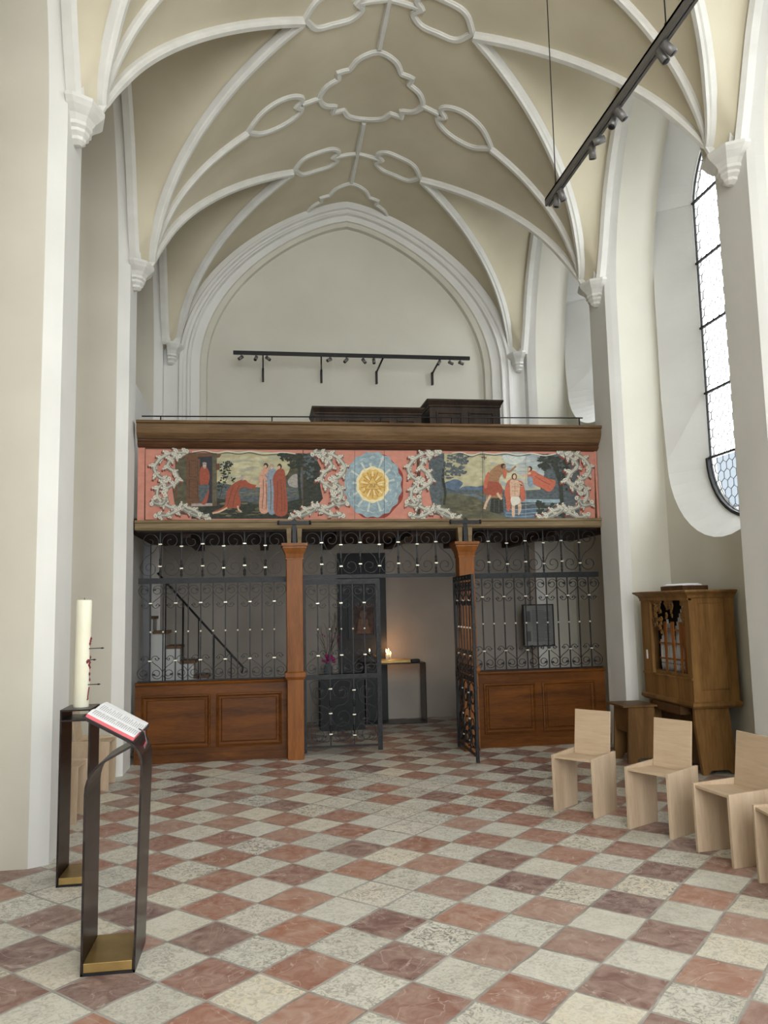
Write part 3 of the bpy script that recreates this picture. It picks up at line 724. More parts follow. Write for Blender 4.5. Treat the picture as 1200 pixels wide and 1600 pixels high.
def glyph(x, kind):
    y0, y1, wd = cy-4, cy+16, 8
    if kind == 'he':
        pc.stroke([(x-wd/2,y0),(x+wd/2,y0),(x+wd/2,y1)], 2.6, HAIR, 11, 1, False); pc.stroke([(x-wd/2+1,y0+8),(x-wd/2+1,y1)], 2.4, HAIR, 11, 1, False)
    elif kind == 'vav': pc.stroke([(x-2,y0),(x+1,y0+1),(x+1,y1)], 2.6, HAIR, 11, 1, False)
    else: pc.stroke([(x-2,y0),(x+2,y0+2),(x+1,y0+8)], 3, HAIR, 11, 1, False)
glyph(cx+17, 'yod'); glyph(cx+7, 'he'); glyph(cx-4, 'vav'); glyph(cx-14, 'he')
for xx in (1112, 1268): pc.stroke([(xx,48),(xx,416)], 1.6, DKG, 20, 1, False)
o = pc.build('painted_panel', PINK, gal, recalc=False); o['label'] = 'parapet painting of a gold triangle in a ring of clouds and rays'
# right panel
pr = Paint(); pr.ox, pr.k, pr.k2 = 580, .3, .3
pr.poly([(257,48),(1170,52),(1168,424),(257,408)], PINK, 0, False) if False else pr.poly([(256,50),(1162,54),(1165,416),(256,410)], PINK, 0, False)
pr.poly([(300,60),(1085,66),(1085,400),(440,402),(330,380),(300,250)], SLT, 1, False)
pr.poly([(380,62),(860,66),(900,150),(880,250),(640,262),(380,240)], SKYY, 2, False); pr.poly([(620,66),(880,68),(900,160),(860,240),(700,240),(640,150)], SKYB, 3)
dabs(pr, (560,80,700,215), (SKY2, SKYY), 40, 3.2, 30, 9); dabs(pr, (700,90,870,220), (SKYB, SKB2, SKY2), 50, 3.3, 30, 8)
pr.poly([(690,70),(800,72),(780,108),(735,120),(695,104)], CLD2, 4); pr.stroke([(718,86),(735,98),(752,84)], 4, WHT, 5); pr.stroke([(736,92),(737,104)], 4, WHT, 5, 1, False)
for a in ((430,225,45,26),(520,250,60,20),(600,246,50,18),(660,255,40,14)): pr.blob(a[0],a[1],a[2],a[3],HILLB,5,12,.2)
pr.poly([(380,262),(470,250),(700,262),(1000,290),(1000,402),(430,402),(380,330)], SLT, 6, False); pr.poly([(380,275),(470,278),(560,300),(620,350),(700,402),(430,402),(370,340)], GRN, 7)
dabs(pr, (400,275,600,300), (SL2, HILLB, OL2), 30, 6.5, 24, 5); dabs(pr, (430,310,610,390), (OL2, GRN, OLV), 60, 7.5, 24, 6)
pr.poly([(760,300),(1000,302),(1000,320),(760,316)], CLD, 7, False); pr.poly([(690,360),(850,345),(900,402),(700,402)], HILLB, 7, False)
for y in (325,352,372,388): pr.stroke([(700,y),(780,y+4),(860,y-2),(960,y+3)], 3, CLD, 8)
pr.stroke([(378,330),(385,260),(372,180),(382,110)], 12, DKG, 8)
for a in ((420,110,60,40),(470,90,45,26),(400,160,45,40),(455,150,40,26)): pr.foliage(a[0],a[1],a[2],a[3],SLT,9,36,9)
pr.stroke([(1000,400),(990,300),(985,220),(965,150),(960,80)], 20, DKG, 8)
for a in ((920,90,50,24),(985,110,50,40),(1010,190,30,60),(900,130,26,16),(960,350,50,30),(880,340,26,30),(930,380,60,16)): pr.foliage(a[0],a[1],a[2],a[3],DKG,9,34,11)
pr.stroke([(579,90),(585,80),(590,150),(600,280),(600,340)], 4, GREYH, 9, 1, False); pr.stroke([(572,82),(600,86)], 4, HAIR, 9, 1, False); pr.stroke([(586,70),(590,96)], 4, HAIR, 9, 1, False)
# tree stump and standing man leaning to pour
pr.poly([(622,300),(650,290),(684,292),(688,368),(660,376),(618,366)], DKG, 9, False); pr.stroke([(640,300),(638,366)], 4, OLV, 10); pr.stroke([(664,300),(664,368)], 4, OLV, 10)
pr.poly([(672,118),(640,135),(612,165),(604,200),(585,225),(605,262),(600,290),(680,290),(664,240),(668,190),(690,160),(695,130)], BRSKIN, 10)
pr.poly([(604,208),(664,215),(684,262),(650,280),(610,282),(583,262),(588,215)], RED, 11); pr.poly([(595,180),(612,160),(600,240),(585,230)], VRM, 11)
pr.stroke([(655,268),(668,290),(680,300)], 12, FLESH, 12); pr.stroke([(620,280),(598,320),(588,352)], 12, FLESH, 12)
pr.stroke([(680,135),(715,158),(740,140),(752,128)], 10, BRSKIN, 12); pr.poly([(684,150),(704,150),(700,190),(688,185)], VRM, 12); pr.blob(686,128,13,13,HAIR,12,8,.08); pr.blob(692,132,8,9,BRSKIN,13,8,.05)
# man standing in the water
pr.poly([(708,210),(728,196),(750,198),(785,210),(798,250),(800,300),(780,312),(770,270),(730,262),(724,350),(706,358),(700,300),(692,270)], VRM, 10)
pr.poly([(722,205),(745,198),(768,210),(772,250),(764,300),(728,300),(722,250)], FLESH, 11); pr.poly([(732,300),(766,292),(780,330),(778,362),(764,384),(762,330),(748,332),(746,388),(732,388),(730,340)], FLESH, 11)
pr.poly([(728,292),(768,290),(772,318),(740,335),(726,318)], WHT, 12); pr.stroke([(770,215),(785,232),(752,214)], 9, FLESH, 12)
pr.stroke([(746,215),(747,280)], 2, BRSKIN, 13); pr.stroke([(730,235),(765,235)], 2, BRSKIN, 13); pr.stroke([(732,258),(762,258)], 2, BRSKIN, 13)
pr.blob(744,183,14,17,HAIR,12,8,.06); pr.blob(744,184,8,12,FLESH,13,8,.05)
# flying figure
pr.poly([(815,160),(845,152),(880,175),(925,195),(958,205),(950,240),(925,262),(880,240),(850,225),(818,200)], VRM, 10); pr.poly([(812,190),(835,185),(842,222),(822,232)], BLU, 11); pr.stroke([(830,165),(800,172),(782,182)], 10, FLESH, 12)
pr.stroke([(850,180),(890,205),(930,225)], 4, RED, 12); pr.stroke([(860,165),(910,190),(950,215)], 3, RED, 12); pr.blob(825,142,12,13,HAIR,12,8,.06); pr.blob(820,144,8,9,FLESH,13,8,.05)
pr.stroke([(420,62),(470,58),(520,74),(570,60),(640,66),(700,60),(760,70),(830,62),(900,74),(960,64)], 5, WHT, 13); pr.stroke([(420,68),(470,64),(520,80),(570,66),(640,72),(700,66),(760,76),(830,68)], 3, DKG, 12)
frame_side(pr, lambda a, b: (a*.95+140, b+2)); frame_side(pr, lambda a, b: (1190-a*.95, b+2))
for xx in (578, 802): pr.stroke([(xx,52),(xx,412)], 2.0, GREYH if xx > 700 else DKG, 26, 1, False)
o = pr.build('painted_panel', PINK, gal, recalc=False); o['label'] = 'parapet painting of a baptism in a river with a flying figure'
mb = MB(); mb.box((XL+0.02, YG, 2.54), (XR, YG+0.05, 3.36)); mb.build('backing_board', GALDARK, gal)
for xa, xb in ((XL+.02,-1.255),(3.83,XR+.01)): MB().box((xa, YG-0.008, 2.545), (xb, YG+0.01, 3.335)).build('edge_strip', PINK, gal)
# thin rail above the parapet
rl = empty('hand_rail', (XL, 9.0, 3.6)); tag(rl, 'thin black metal safety rail along the top of the gallery parapet', 'railing')
rl.location = (0, 0, 0)
mb = MB(); mb.tube([(XL+.04, 8.93, 3.70), (XR-.1, 8.93, 3.75)], 0.0075); mb.build('top_rail', BLACK, rl)
for px in (251, 425, 595, 706, 763, 905):
    x = at(px, 655, 8.93).x; mb = MB(); mb.tube([(x, 8.93, 3.595), (x, 8.93, 3.70+0.05*(x-XL)/(XR-XL))], 0.008); mb.build('stanchion', BLACK, rl)

# ---- posts
def post(x, full, label):
    r = empty('wooden_post', (x, 8.88, 0)); tag(r, label, 'post', 'wooden posts carrying the gallery'); h = 0.088
    mb = MB(); mb.box((-h, -h, 0.0), (h, h, 2.16)); mb.build('shaft', REDWOODV, r, bevel=0.006)
    mb = MB(); mb.ring_loft([[(-a,-a,z),(a,-a,z),(a,a,z),(-a,a,z)] for a, z in ((h+.008,2.11),(h+.008,2.125),(h+.004,2.13),(h+.012,2.17),(h+.035,2.225),(h+.04,2.23),(h+.04,2.25),(h+.052,2.255),(h+.052,2.285),(h-.02,2.29))], REDWOODV, True, True, True); mb.build('capital', REDWOODV, r)
    mb = MB(); mb.ring_loft([[(-a,-a,z),(a,-a,z),(a,a,z),(-a,a,z)] for a, z in ((h+.004,0.83),(h+.022,0.86),(h+.022,0.90),(h+.006,0.915))], REDWOODV, True, True, True); mb.build('belt_moulding', REDWOODV, r)
    mb = MB(); mb.box((-h+.002,-h-.012,0),(h-.002,h,0.83)); mb.build('plinth', REDWOODV, r, bevel=0.004)
    for s in (-1, 1):
        mb = MB(); mb.prism([(s*.035,2.285),(s*.075,2.285),(s*.085,2.46),(s*.03,2.46)], 'y', -.06, .04); mb.build('strut', BEAMW, r)
    mb = MB(); mb.box((-.022,-.078,2.29),(.022,-.064,2.51)); mb.box((-.17,-.098,2.49),(.17,-.082,2.525))
    mb.prism([(-.03,2.525),(.03,2.525),(0,2.56)], 'y', -.098, -.082)
    for sx in (-.17, .17): mb.tube([(sx,-.09,2.487),(sx,-.09,2.53)], .014)
    mb.build('iron_bracket', IRON, r)
post(0.335, True, 'reddish-brown square wooden post left of the iron gate'); post(2.245, False, 'reddish-brown square wooden post behind the opened iron gate leaf')
# ---- dado panelling
def dado(x0, x1, label, cuts):
    r = empty('wooden_dado', ((x0+x1)/2, 8.98, 0)); r.location = (0,0,0); tag(r, label, 'panelling', 'panelled wooden screens below the grilles')
    y = 8.95
    mb = MB(); mb.box((x0, y, 0), (x1, y+0.05, 0.80)); mb.build('frame', REDWOOD, r)
    mb = MB(); mb.prism([(9.02,0.80),(8.93,0.80),(8.925,0.812),(8.935,0.83),(8.95,0.835),(9.02,0.835)], 'x', x0, x1); mb.build('cap_rail', REDWOOD, r)
    mb = MB(); mb.box((x0, y-.012, 0), (x1, y, 0.09)); mb.build('skirting', REDWOOD, r)
    for a, b in cuts:
        z0, z1 = 0.145, 0.70
        def rc(d, yy): return [(a+d, yy, z0+d), (b-d, yy, z0+d), (b-d, yy, z1-d), (a+d, yy, z1-d)]
        mb = MB(); mb.ring_loft([rc(0, y), rc(0.004, y-.016), rc(.016, y-.020), rc(.026, y-.006), rc(.036, y-.002), rc(.05, y-.002), rc(.06, y-.012), rc(.064, y-.013)], REDWOOD, True, False, True)
        mb.build('panel', REDWOOD, r)
dado(XL+.005, 0.247, 'left panelled wooden screen below the iron grille beside the lectern', [(-1.27,-0.56),(-0.50,0.19)])
dado(2.335, XR+.02, 'right panelled wooden screen below the iron grille behind the oak chairs', [(2.43,3.03),(3.11,3.74)])

# ---- wrought iron
def spiral(cx, cz, r0, r1, a0, a1, n=26):
    return [(cx+(r0+(r1-r0)*i/n)*math.cos(math.radians(a0+(a1-a0)*i/n)), (cz+(r0+(r1-r0)*i/n)*math.sin(math.radians(a0+(a1-a0)*i/n)))) for i in range(n+1)]
def flat(mb, pts, w=0.006, d=0.010, taper=False):
    P_ = [Vector((p[0], 0, p[1])) for p in pts]; L = len(P_); rings = []
    for i, p in enumerate(P_):
        t = (P_[min(i+1, L-1)]-P_[max(i-1, 0)]).normalized(); n = Vector((-t.z, 0, t.x))
        ww = w*(0.6+0.4*min(1, i/8)) if taper else w
        rings.append([p+n*ww/2+Vector((0,-d/2,0)), p+n*ww/2+Vector((0,d/2,0)), p-n*ww/2+Vector((0,d/2,0)), p-n*ww/2+Vector((0,-d/2,0))])
    mb.ring_loft(rings, IRON, True, True, True)
def leaf_end(mb, x, z, a, s=0.028):
    ca, sa = math.cos(math.radians(a)), math.sin(math.radians(a))
    out = [(0,-.2),(.3,-.5),(.55,-.28),(.85,-.45),(1.15,-.1),(.95,.2),(.65,.25),(.4,.42),(.1,.2)]
    pts = [(x+s*(u*ca-v*sa), z+s*(u*sa+v*ca)) for u, v in out]
    mb.prism(pts, 'y', -0.006, 0.006, IRON)
def mesh_heart(mir):
    mb = MB(); s = mir
    p = spiral(.070, -.072, .020, .063, 500, -42, 34)
    p += [(c.x, c.y) for c in crs([Vector(p[-1]), Vector((.088,-.145)), Vector((.040,-.182)), Vector((.012,-.212))], 5)[1:]]
    q = [(c.x, c.y) for c in crs([Vector((.012,-.212)), Vector((.018,-.236)), Vector((.042,-.258)), Vector((.072,-.254)), Vector((.086,-.230)), Vector((.074,-.212)), Vector((.058,-.222))], 5)]
    flat(mb, [(s*a, b) for a, b in p]); flat(mb, [(s*a, b) for a, b in q])
    e = p[0]; leaf_end(mb, s*e[0], e[1], 200 if s > 0 else -20, .030); leaf_end(mb, s*.060, -.222, 250, .016); leaf_end(mb, s*.084, -.235, 30 if s > 0 else 150, .016)
    return mb.mesh('scroll')
HEART = {1: mesh_heart(1), -1: mesh_heart(-1)}
def flipz(me):
    m = me.copy()
    for v in m.vertices: v.co.z = -v.co.z
    m.flip_normals(); return m
HEARTF = {k: flipz(v) for k, v in HEART.items()}
def mesh_s(w_, mir, h=0.50, k=1.0):
    mb = MB(); r = w_*0.43
    p = spiral(w_/2, -r-.006, .018, r, 200-480, 200, 34)
    q = spiral(w_/2, -h+r+.006, r, .018, 20, 20-480, 34)
    pts = p + [(c.x, c.y) for c in crs([Vector(p[-1]), Vector((w_*.30, -h/2+.035)), Vector((w_*.70, -h/2-.035)), Vector(q[0])], 6)[1:-1]] + q
    if mir < 0: pts = [(w_-a, b) for a, b in pts]
    flat(mb, pts, 0.0065)
    return mb.mesh('scroll')
def inst(me, name, parent, loc):
    o = bpy.data.objects.new(name, me); COL.objects.link(o); o.parent = parent; o.location = loc; return o
cb = MB(); cb.box((-.018,-.010,-.006),(.018,.010,.006), COLLAR); COLME = cb.mesh('collar')
cb = MB(); cb.lathe([(.004,-.012),(.011,-.006),(.011,.006),(.004,.012)], (0,0,0), COLLAR, 8); BEADME = cb.mesh('bead')
cb = MB(); cb.lathe([(.006,-.04),(.014,-.02),(.010,0),(.014,.02),(.006,.045)], (0,0,0), IRON, 8); KNOTME = cb.mesh('knot')
def barmesh(z0, z1, r=0.0062): m = MB(); m.box((-r,-r,z0),(r,r,z1), IRON); return m.mesh('bar')
def hearts_grille(root, x0, n, mod, ztop, zbot, firsthalf=False):
    bm_ = barmesh(zbot, ztop)
    for k in range(n):
        xc = x0+mod*(k+.5)
        inst(bm_, 'bar', root, (xc, 0, 0))
        if k > 0: inst(bm_, 'bar', root, (x0+mod*k, 0, 0)); inst(BEADME, 'bead', root, (x0+mod*k, 0, (ztop+zbot)/2))
        inst(BEADME, 'bead', root, (xc, 0, (ztop+zbot)/2))
        for s in (-1, 1):
            inst(HEART[s], 'scroll', root, (xc, 0, ztop)); inst(HEARTF[s], 'scroll', root, (xc, 0, zbot))
        inst(COLME, 'collar', root, (xc, -.004, ztop-.208)); inst(COLME, 'collar', root, (xc, -.004, zbot+.208))
def side_grille(x0, x1, n, label):
    r = empty('iron_grille', (x0, 8.99, 0)); tag(r, label, 'grille', 'wrought-iron grilles above the wooden panelling')
    L_ = x1-x0; hearts_grille(r, 0, n, L_/n, 1.875, 0.85)
    mb = MB(); mb.box((0,-.016,1.875),(L_,.016,1.935)); 
    for k in range(int(L_/.14)): mb.lathe([(.010,0),(.006,.008)], (0,0,0), IRON, 6) if False else mb.box((.06+k*.14,-.024,1.893),(.08+k*.14,-.016,1.913))
    mb.build('top_rail', IRON, r); mb = MB(); mb.box((0,-.008,.836),(L_,.008,.85)); mb.build('bottom_rail', IRON, r)
    return r
side_grille(XL+.02, 0.247, 6, 'wrought-iron grille with heart scrolls left of the gate, stair rail behind')
side_grille(2.335, XR+.02, 6, 'wrought-iron grille with heart scrolls right of the gate, notice behind')
def frieze(x0, x1, n, label):
    r = empty('iron_frieze', (x0, 8.99, 1.935)); tag(r, label, 'grille', 'upper bands of wrought-iron scrollwork'); L_ = x1-x0; w_ = L_/n
    ms = {s: mesh_s(w_, s, .495) for s in (-1, 1)}; bm_ = barmesh(0, .50, .0075)
    for k in range(n):
        inst(ms[1 if k % 2 else -1], 'scroll', r, (w_*k, 0, .50))
    for k in range(1, n):
        inst(bm_, 'bar', r, (w_*k, 0, 0)); up = .012 if k % 2 else -.012
        inst(COLME, 'collar', r, (w_*k, -.004, .355+up)); inst(COLME, 'collar', r, (w_*k, -.004, .115+up)); inst(KNOTME, 'knot', r, (w_*k, 0, .165+up)); inst(KNOTME, 'knot', r, (w_*k, 0, .05))
    mb = MB(); mb.box((0,-.012,.495),(L_,.012,.51)); mb.build('top_rail', IRON, r)
frieze(XL+.02, 0.247, 7, 'upper band of scrollwork above the left iron grille')
frieze(0.425, 2.155, 8, 'upper band of scrollwork above the gateway between the posts')
frieze(2.335, XR+.02, 7, 'upper band of scrollwork above the right iron grille')
mb = MB(); mb.box((0.425, 8.97, 1.905), (2.155, 9.01, 1.945)); tag(mb.build('iron_lintel', IRON), 'dark iron bar spanning the gateway between the two posts', 'bar')
def big_scrolls(w_, h):
    """large volutes of the lower gate field"""
    ms = []
    return ms
def gate(loc, rz, label, Wd=0.86):
    r = empty('iron_gate', loc, rz); tag(r, label, 'gate', 'iron gate leaves')
    ZT, ZM, ZB = 1.895, 0.83, 0.03
    for nm, a, b in (('hinge_stile', (0,-.014,ZB), (.034,.014,ZT)), ('lock_stile', (Wd-.05,-.014,ZB), (Wd,.014,ZT)), ('top_rail', (0.034,-.012,ZT-.055), (Wd-.05,.012,ZT)), ('middle_rail', (.034,-.012,ZM-.025), (Wd-.05,.012,ZM+.025)), ('bottom_rail', (.034,-.010,ZB+.045), (Wd-.05,.010,ZB+.065))):
        mb = MB(); mb.box(a, b)
        if 'stile' in nm and nm[0] == 'l':
            for k in range(9): z = .15+k*.2; mb.box(((a[0]+b[0])/2-.009,-.024,z),((a[0]+b[0])/2+.009,.024,z+.018))
        if 'rail' in nm and nm[0] != 'b':
            for k in range(5): xx = .1+k*.15; mb.box((xx,-.021,(a[2]+b[2])/2-.009),(xx+.018,.021,(a[2]+b[2])/2+.009))
        mb.build(nm, IRON, r)
    x0, x1 = .034, Wd-.05; hearts_grille(r, x0, 3, (x1-x0)/3, ZT-.055, ZM+.025)
    # lower field
    w3 = (x1-x0)/3; H0, H1 = ZB+.065, ZM-.025; hh = (H1-H0)
    bm_ = barmesh(H0, H1)
    for k in (1, 2):
        inst(bm_, 'bar', r, (x0+w3*k, 0, 0))
        for f in (.16, .47, .84): inst(COLME, 'collar', r, (x0+w3*k, -.004, H0+hh*f+(.01 if k == 1 else -.01)))
        inst(KNOTME, 'knot', r, (x0+w3*k, 0, H0+hh*.62)); inst(KNOTME, 'knot', r, (x0+w3*k, 0, H0+hh*.25))
    rad = w3*.5
    sm = {}
    for s in (-1, 1):
        mb = MB()
        p = spiral(0, 0, .022, rad, 140-500, 140, 36); q = spiral(0, -2.15*rad, rad, .022, 40, 40-500, 36)
        pts = p+[(c.x, c.y) for c in crs([Vector(p[-1]), Vector((-.35*rad,-.95*rad)), Vector((.35*rad,-1.2*rad)), Vector(q[0])], 6)[1:-1]]+q
        p2 = spiral(rad*.1, -rad*.1, .014, rad*.55, -60, 330, 24)
        flat(mb, [(s*a, b) for a, b in pts], .0065); flat(mb, [(s*a, b) for a, b in p2], .005); leaf_end(mb, s*pts[0][0], pts[0][1], 40, .03); leaf_end(mb, s*pts[-1][0], pts[-1][1], 200, .03)
        sm[s] = mb.mesh('scroll')
        mb = MB(); p = spiral(0, 0, .02, rad*.92, 500, 90, 34); flat(mb, [(s*a, b) for a, b in p], .006)
        p = spiral(rad*.5, -rad*.35, .012, rad*.5, 0, 430, 26); flat(mb, [(s*a, b) for a, b in p], .005); leaf_end(mb, s*rad*.5, -rad*.35, 60, .028); sm[2*s] = mb.mesh('scroll')
    for k in range(3):
        s = 1 if k != 1 else -1; xc = x0+w3*(k+.5)
        inst(sm[s], 'scroll', r, (xc, 0, H1-rad)); inst(sm[2*s], 'scroll', r, (xc, .002, H0+rad*1.0)); inst(sm[-2*s], 'scroll', r, (xc+.01, -.002, H0+rad*.95))
    return r
gate((0.427, 8.99, 0), 0, 'closed left leaf of the wrought-iron gate')
g2 = gate((2.125, 8.93, 0), -PI/2-0.03, 'opened right leaf of the wrought-iron gate, swung toward the viewer', 0.93)
for z in (1.60, 0.32):
    mb = MB(); mb.tube([(0,0,z),(-.02,-.0,z),(-.02,.12,z)], .007); mb.build('hinge_pin', IRON, g2)

# ================================================================== UPPER GALLERY FURNISHINGS
def cabinet(x0, x1, y0, y1, z1, label, nm, np_):
    r = empty(nm, ((x0+x1)/2, (y0+y1)/2, 2.58)); r.location = (0,0,0); tag(r, label, 'cabinet')
    mb = MB(); mb.box((x0+.04, y0+.04, 2.58), (x1-.04, y1, z1-.09)); mb.build('carcass', CABW, r)
    mb = MB(); rr = [(0.04,-.10),(0.03,-.085),(.03,-.07),(0.0,-.02),(0,0),(.06,0)]
    mb.ring_loft([[(x0+d, y0+d, z1+z), (x1-d, y0+d, z1+z), (x1-d, y1, z1+z), (x0+d, y1, z1+z)] for d, z in rr], CABW, True, True, True); mb.build('cornice', CABW, r)
    wdt = (x1-x0-.16)/np_
    for k in range(np_):
        a = x0+.08+k*wdt+.04; b = a+wdt-.08; yy = y0+.04; z0, zz = 2.75, z1-.155
        def rc(d, y): return [(a+d, y, z0+d), (b-d, y, z0+d), (b-d, y, zz-d), (a+d, y, zz-d)]
        mb = MB(); mb.ring_loft([rc(0, yy), rc(.005, yy-.014), rc(.02, yy-.014), rc(.03, yy-.003), rc(.05, yy-.003), rc(.07, yy-.010)], CABW, True, False, True); dr_ = mb.build('door', CABW, r); MB().lathe([(.008,-.012),(.012,0),(.008,.012)], (b-.03, yy-.018, (z0+zz)/2), BRASS, 8).build('knob', BRASS, dr_)
cabinet(0.60, 2.02, 9.78, 10.4, 4.06, 'long dark carved wooden cabinet standing on the gallery, its lower left part', 'wooden_cabinet', 4)
cabinet(2.03, 3.02, 9.68, 10.45, 4.15, 'taller dark wooden cabinet at the right end of the cabinets on the gallery', 'wooden_cabinet', 2)
# spotlights
_o = ['second', 'third', 'fourth', 'fifth', 'sixth', 'seventh', 'eighth', 'ninth']
ORD = ['leftmost'] + [w_+' from the left' for w_ in _o[:8]] + ['rightmost']
ORD2 = ['lowest at the far end'] + [w_+' from its far end' for w_ in _o[:6]] + ['nearest the top edge']
def spot(loc, d, label, group, k=1.0):
    r = empty('spotlight', loc); tag(r, label, 'spotlight', group)
    d = Vector(d).normalized(); c = Vector((0,0,-.055*k))
    mb = MB(); mb.tube([(0,0,0), (0,0,-.03*k), c], .010*k, LAMPG, 6); mb.build('swivel', LAMPG, r)
    a, b_ = c-d*.035*k, c+d*.06*k
    mb = MB(); mb.tube([a, b_], .029*k, LAMPG, 14); hs_ = mb.build('housing', LAMPG, r)
    mb = MB(); mb.tube([b_-d*.001, b_+d*.002*k], .022*k, BLACK, 12); mb.build('lens', BLACK, hs_)
    return r
tb = empty('track_rail', (1.27, 11.0, 5.1)); tag(tb, 'horizontal dark light rail on four brackets across the back wall', 'light rail'); tb.location = (0,0,0)
mb = MB(); mb.box((-.40, 10.98, 5.075), (2.95, 11.02, 5.125)); mb.build('rail', BLACK, tb, bevel=.003)
for px, pxb in ((411,411),(502,502),(599,588),(688,675)):
    a = at(px, 562, 11.0); b_ = at(pxb, 578, 11.47)
    mb = MB(); mb.box((b_.x-.014, 11.44, 4.83), (b_.x+.014, 11.50, 5.02)); 
    mb.tube([(b_.x, 11.455, 5.0), (a.x, 11.0, 5.085)], .014, BLACK, 4); mb.build('wall_bracket', BLACK, tb)
for i, px in enumerate((377, 400, 418, 515, 541, 568, 584, 686, 703, 719)):
    x = at(px, 556, 11.0).x; dd = ((-.6,-.3,-.5),(-.2,-.5,-.6),(.6,-.3,-.5),(-.6,-.4,-.4),(-.5,-.3,-.6),(.4,-.3,-.7),(0,-.4,-.8),(-.4,-.3,-.6),(.7,-.2,-.4),(.7,-.3,-.4))[i]
    spot((x, 11.0, 5.075), dd, 'small grey spotlight under the light rail on the back wall, %s' % ORD[i], 'spotlights on the back wall rail', .8)
# suspended nave track
TX, TZ = 2.155, 4.62
tn = empty('track_rail', (TX, 4, TZ)); tag(tn, 'long suspended light track running along the nave on thin wires', 'light rail'); tn.location = (0,0,0)
mb = MB(); mb.box((TX-.022, 0.6, TZ-.03), (TX-.004, 5.60, TZ+.03)); mb.box((TX+.004, 0.6, TZ-.03), (TX+.022, 5.60, TZ+.03)); mb.box((TX-.022, 0.6, TZ+.012), (TX+.022, 5.60, TZ+.03)); mb.build('rail', LAMPG, tn)
mb = MB(); mb.box((TX-.0045, 0.6, TZ-.02), (TX+.0045, 5.59, TZ+.012)); mb.build('track_slot', BLACK, tn)
for yy in (5.42, 3.75, 1.9):
    mb = MB(); mb.tube([(TX, yy, TZ+.02), (TX, yy, 6.78)], .004, BLACK, 6); mb.tube([(TX, yy, TZ+.025), (TX, yy, TZ+.06)], .009, BLACK, 6); mb.build('suspension_wire', BLACK, tn)
def ty(px, py):   # depth along the track of a measured point
    d = (px-600)/F_PX*_r2 - (py-800)/F_PX*_u2 + _fwd; return d.y*(TX/d.x)
for i, (px, py, dd) in enumerate(((870,305,(-.1,.1,-1)),(877,300,(.4,.1,-1)),(925,228,(.1,.2,-1)),(937,210,(-.9,.2,-.3)),(958,180,(-.4,-.3,-.8)),(968,170,(.5,-.2,-.8)),(1033,75,(.3,-.3,-.9)),(1042,62,(.6,-.2,-.8)))):
    spot((TX, ty(px, py), TZ-.03), dd, 'small grey spotlight under the suspended nave track, %s' % ORD2[i], 'spotlights on the suspended track', .85)

# ================================================================== UNDER THE GALLERY
# dark steel slab with an icon, plinth with vase
o = MB().box((1.04, 11.40, 0.0), (1.72, 11.48, 2.34)).build('metal_stele', SLAB); tag(o, 'tall dark steel slab against the wall behind the left gate leaf', 'slab')
HALO = mottled('icon_gold', (0.05,0.022,0.010), (0.11,0.055,0.022), 30, .5)
ic = empty('icon_picture', (1.385, 11.368, 1.41)); tag(ic, 'small framed dark painted icon hanging on the steel panel', 'picture')
mb = MB()
for a, b in (((-.21,0,-.28),(-.15,.03,.28)), ((.15,0,-.28),(.21,.03,.28)), ((-.15,0,.22),(.15,.03,.28)), ((-.15,0,-.28),(.15,.03,-.22))): mb.box(a, b)
mb.build('frame', BLACK, ic); mb = MB(); mb.box((-.15,.01,-.22),(.15,.028,.22), ICONC)
mb.poly = None
mb.prism([(.09*math.cos(t*PI/8)*.8, .06+.11*math.sin(t*PI/8)) for t in range(16)], 'y', .006, .012, BRASS) if False else None; mb.prism([(.05*math.cos(t*PI/6), .06+.06*math.sin(t*PI/6)) for t in range(12)], 'y', .003, .008, HALO); mb.prism([(-.10,-.2),(.10,-.2),(.06,.0),(-.06,0)], 'y', .005, .012, HALO)
mb.build('painting', ICONC, ic)
o = MB().box((.72, 10.66, 0), (1.30, 11.0, .70)).build('steel_plinth', SLAB, bevel=.004); tag(o, 'low black steel block carrying the flower vase', 'plinth')
vs = empty('flower_vase', (.84, 10.83, .70)); tag(vs, 'vase of bare twigs and magenta flowers on the black plinth', 'vase')
MB().lathe([(.04,0),(.06,.03),(.055,.10),(.03,.15),(.035,.17)], (0,0,0), SLT, 16).build('vase_body', SLT, vs)
mb = MB()
for i in range(9):
    a = random.uniform(-1,1); L_ = random.uniform(.45,.72); pts = [Vector((0,0,.14))]
    for k in range(1, 6): pts.append(Vector((a*.22*k/5+random.uniform(-.02,.02), random.uniform(-.05,.05), .14+L_*k/5)))
    mb.tube(pts, [.004*(1-k/8) for k in range(6)], TWIG, 5)
    for k in (2,3,4): mb.tube([pts[k], pts[k]+Vector((random.uniform(-.09,.09), random.uniform(-.03,.03), .10))], .002, TWIG, 4)
mb.build('twigs', TWIG, vs)
mb = MB()
for i in range(16):
    c = Vector((random.uniform(-.07,.09), random.uniform(-.05,.05), .20+random.uniform(-.04,.06)))
    mb.lathe([(.004,-.02),(.024,-.008),(.028,.006),(.016,.018),(.003,.022)], c, MAGENTA, 9)
for i in range(9):
    c = Vector((random.uniform(-.16,.16), random.uniform(-.05,.05), random.uniform(.3,.6))); mb.lathe([(.003,-.012),(.011,0),(.003,.014)], c, MAGENTA, 7)
mb.build('blossoms', MAGENTA, vs)
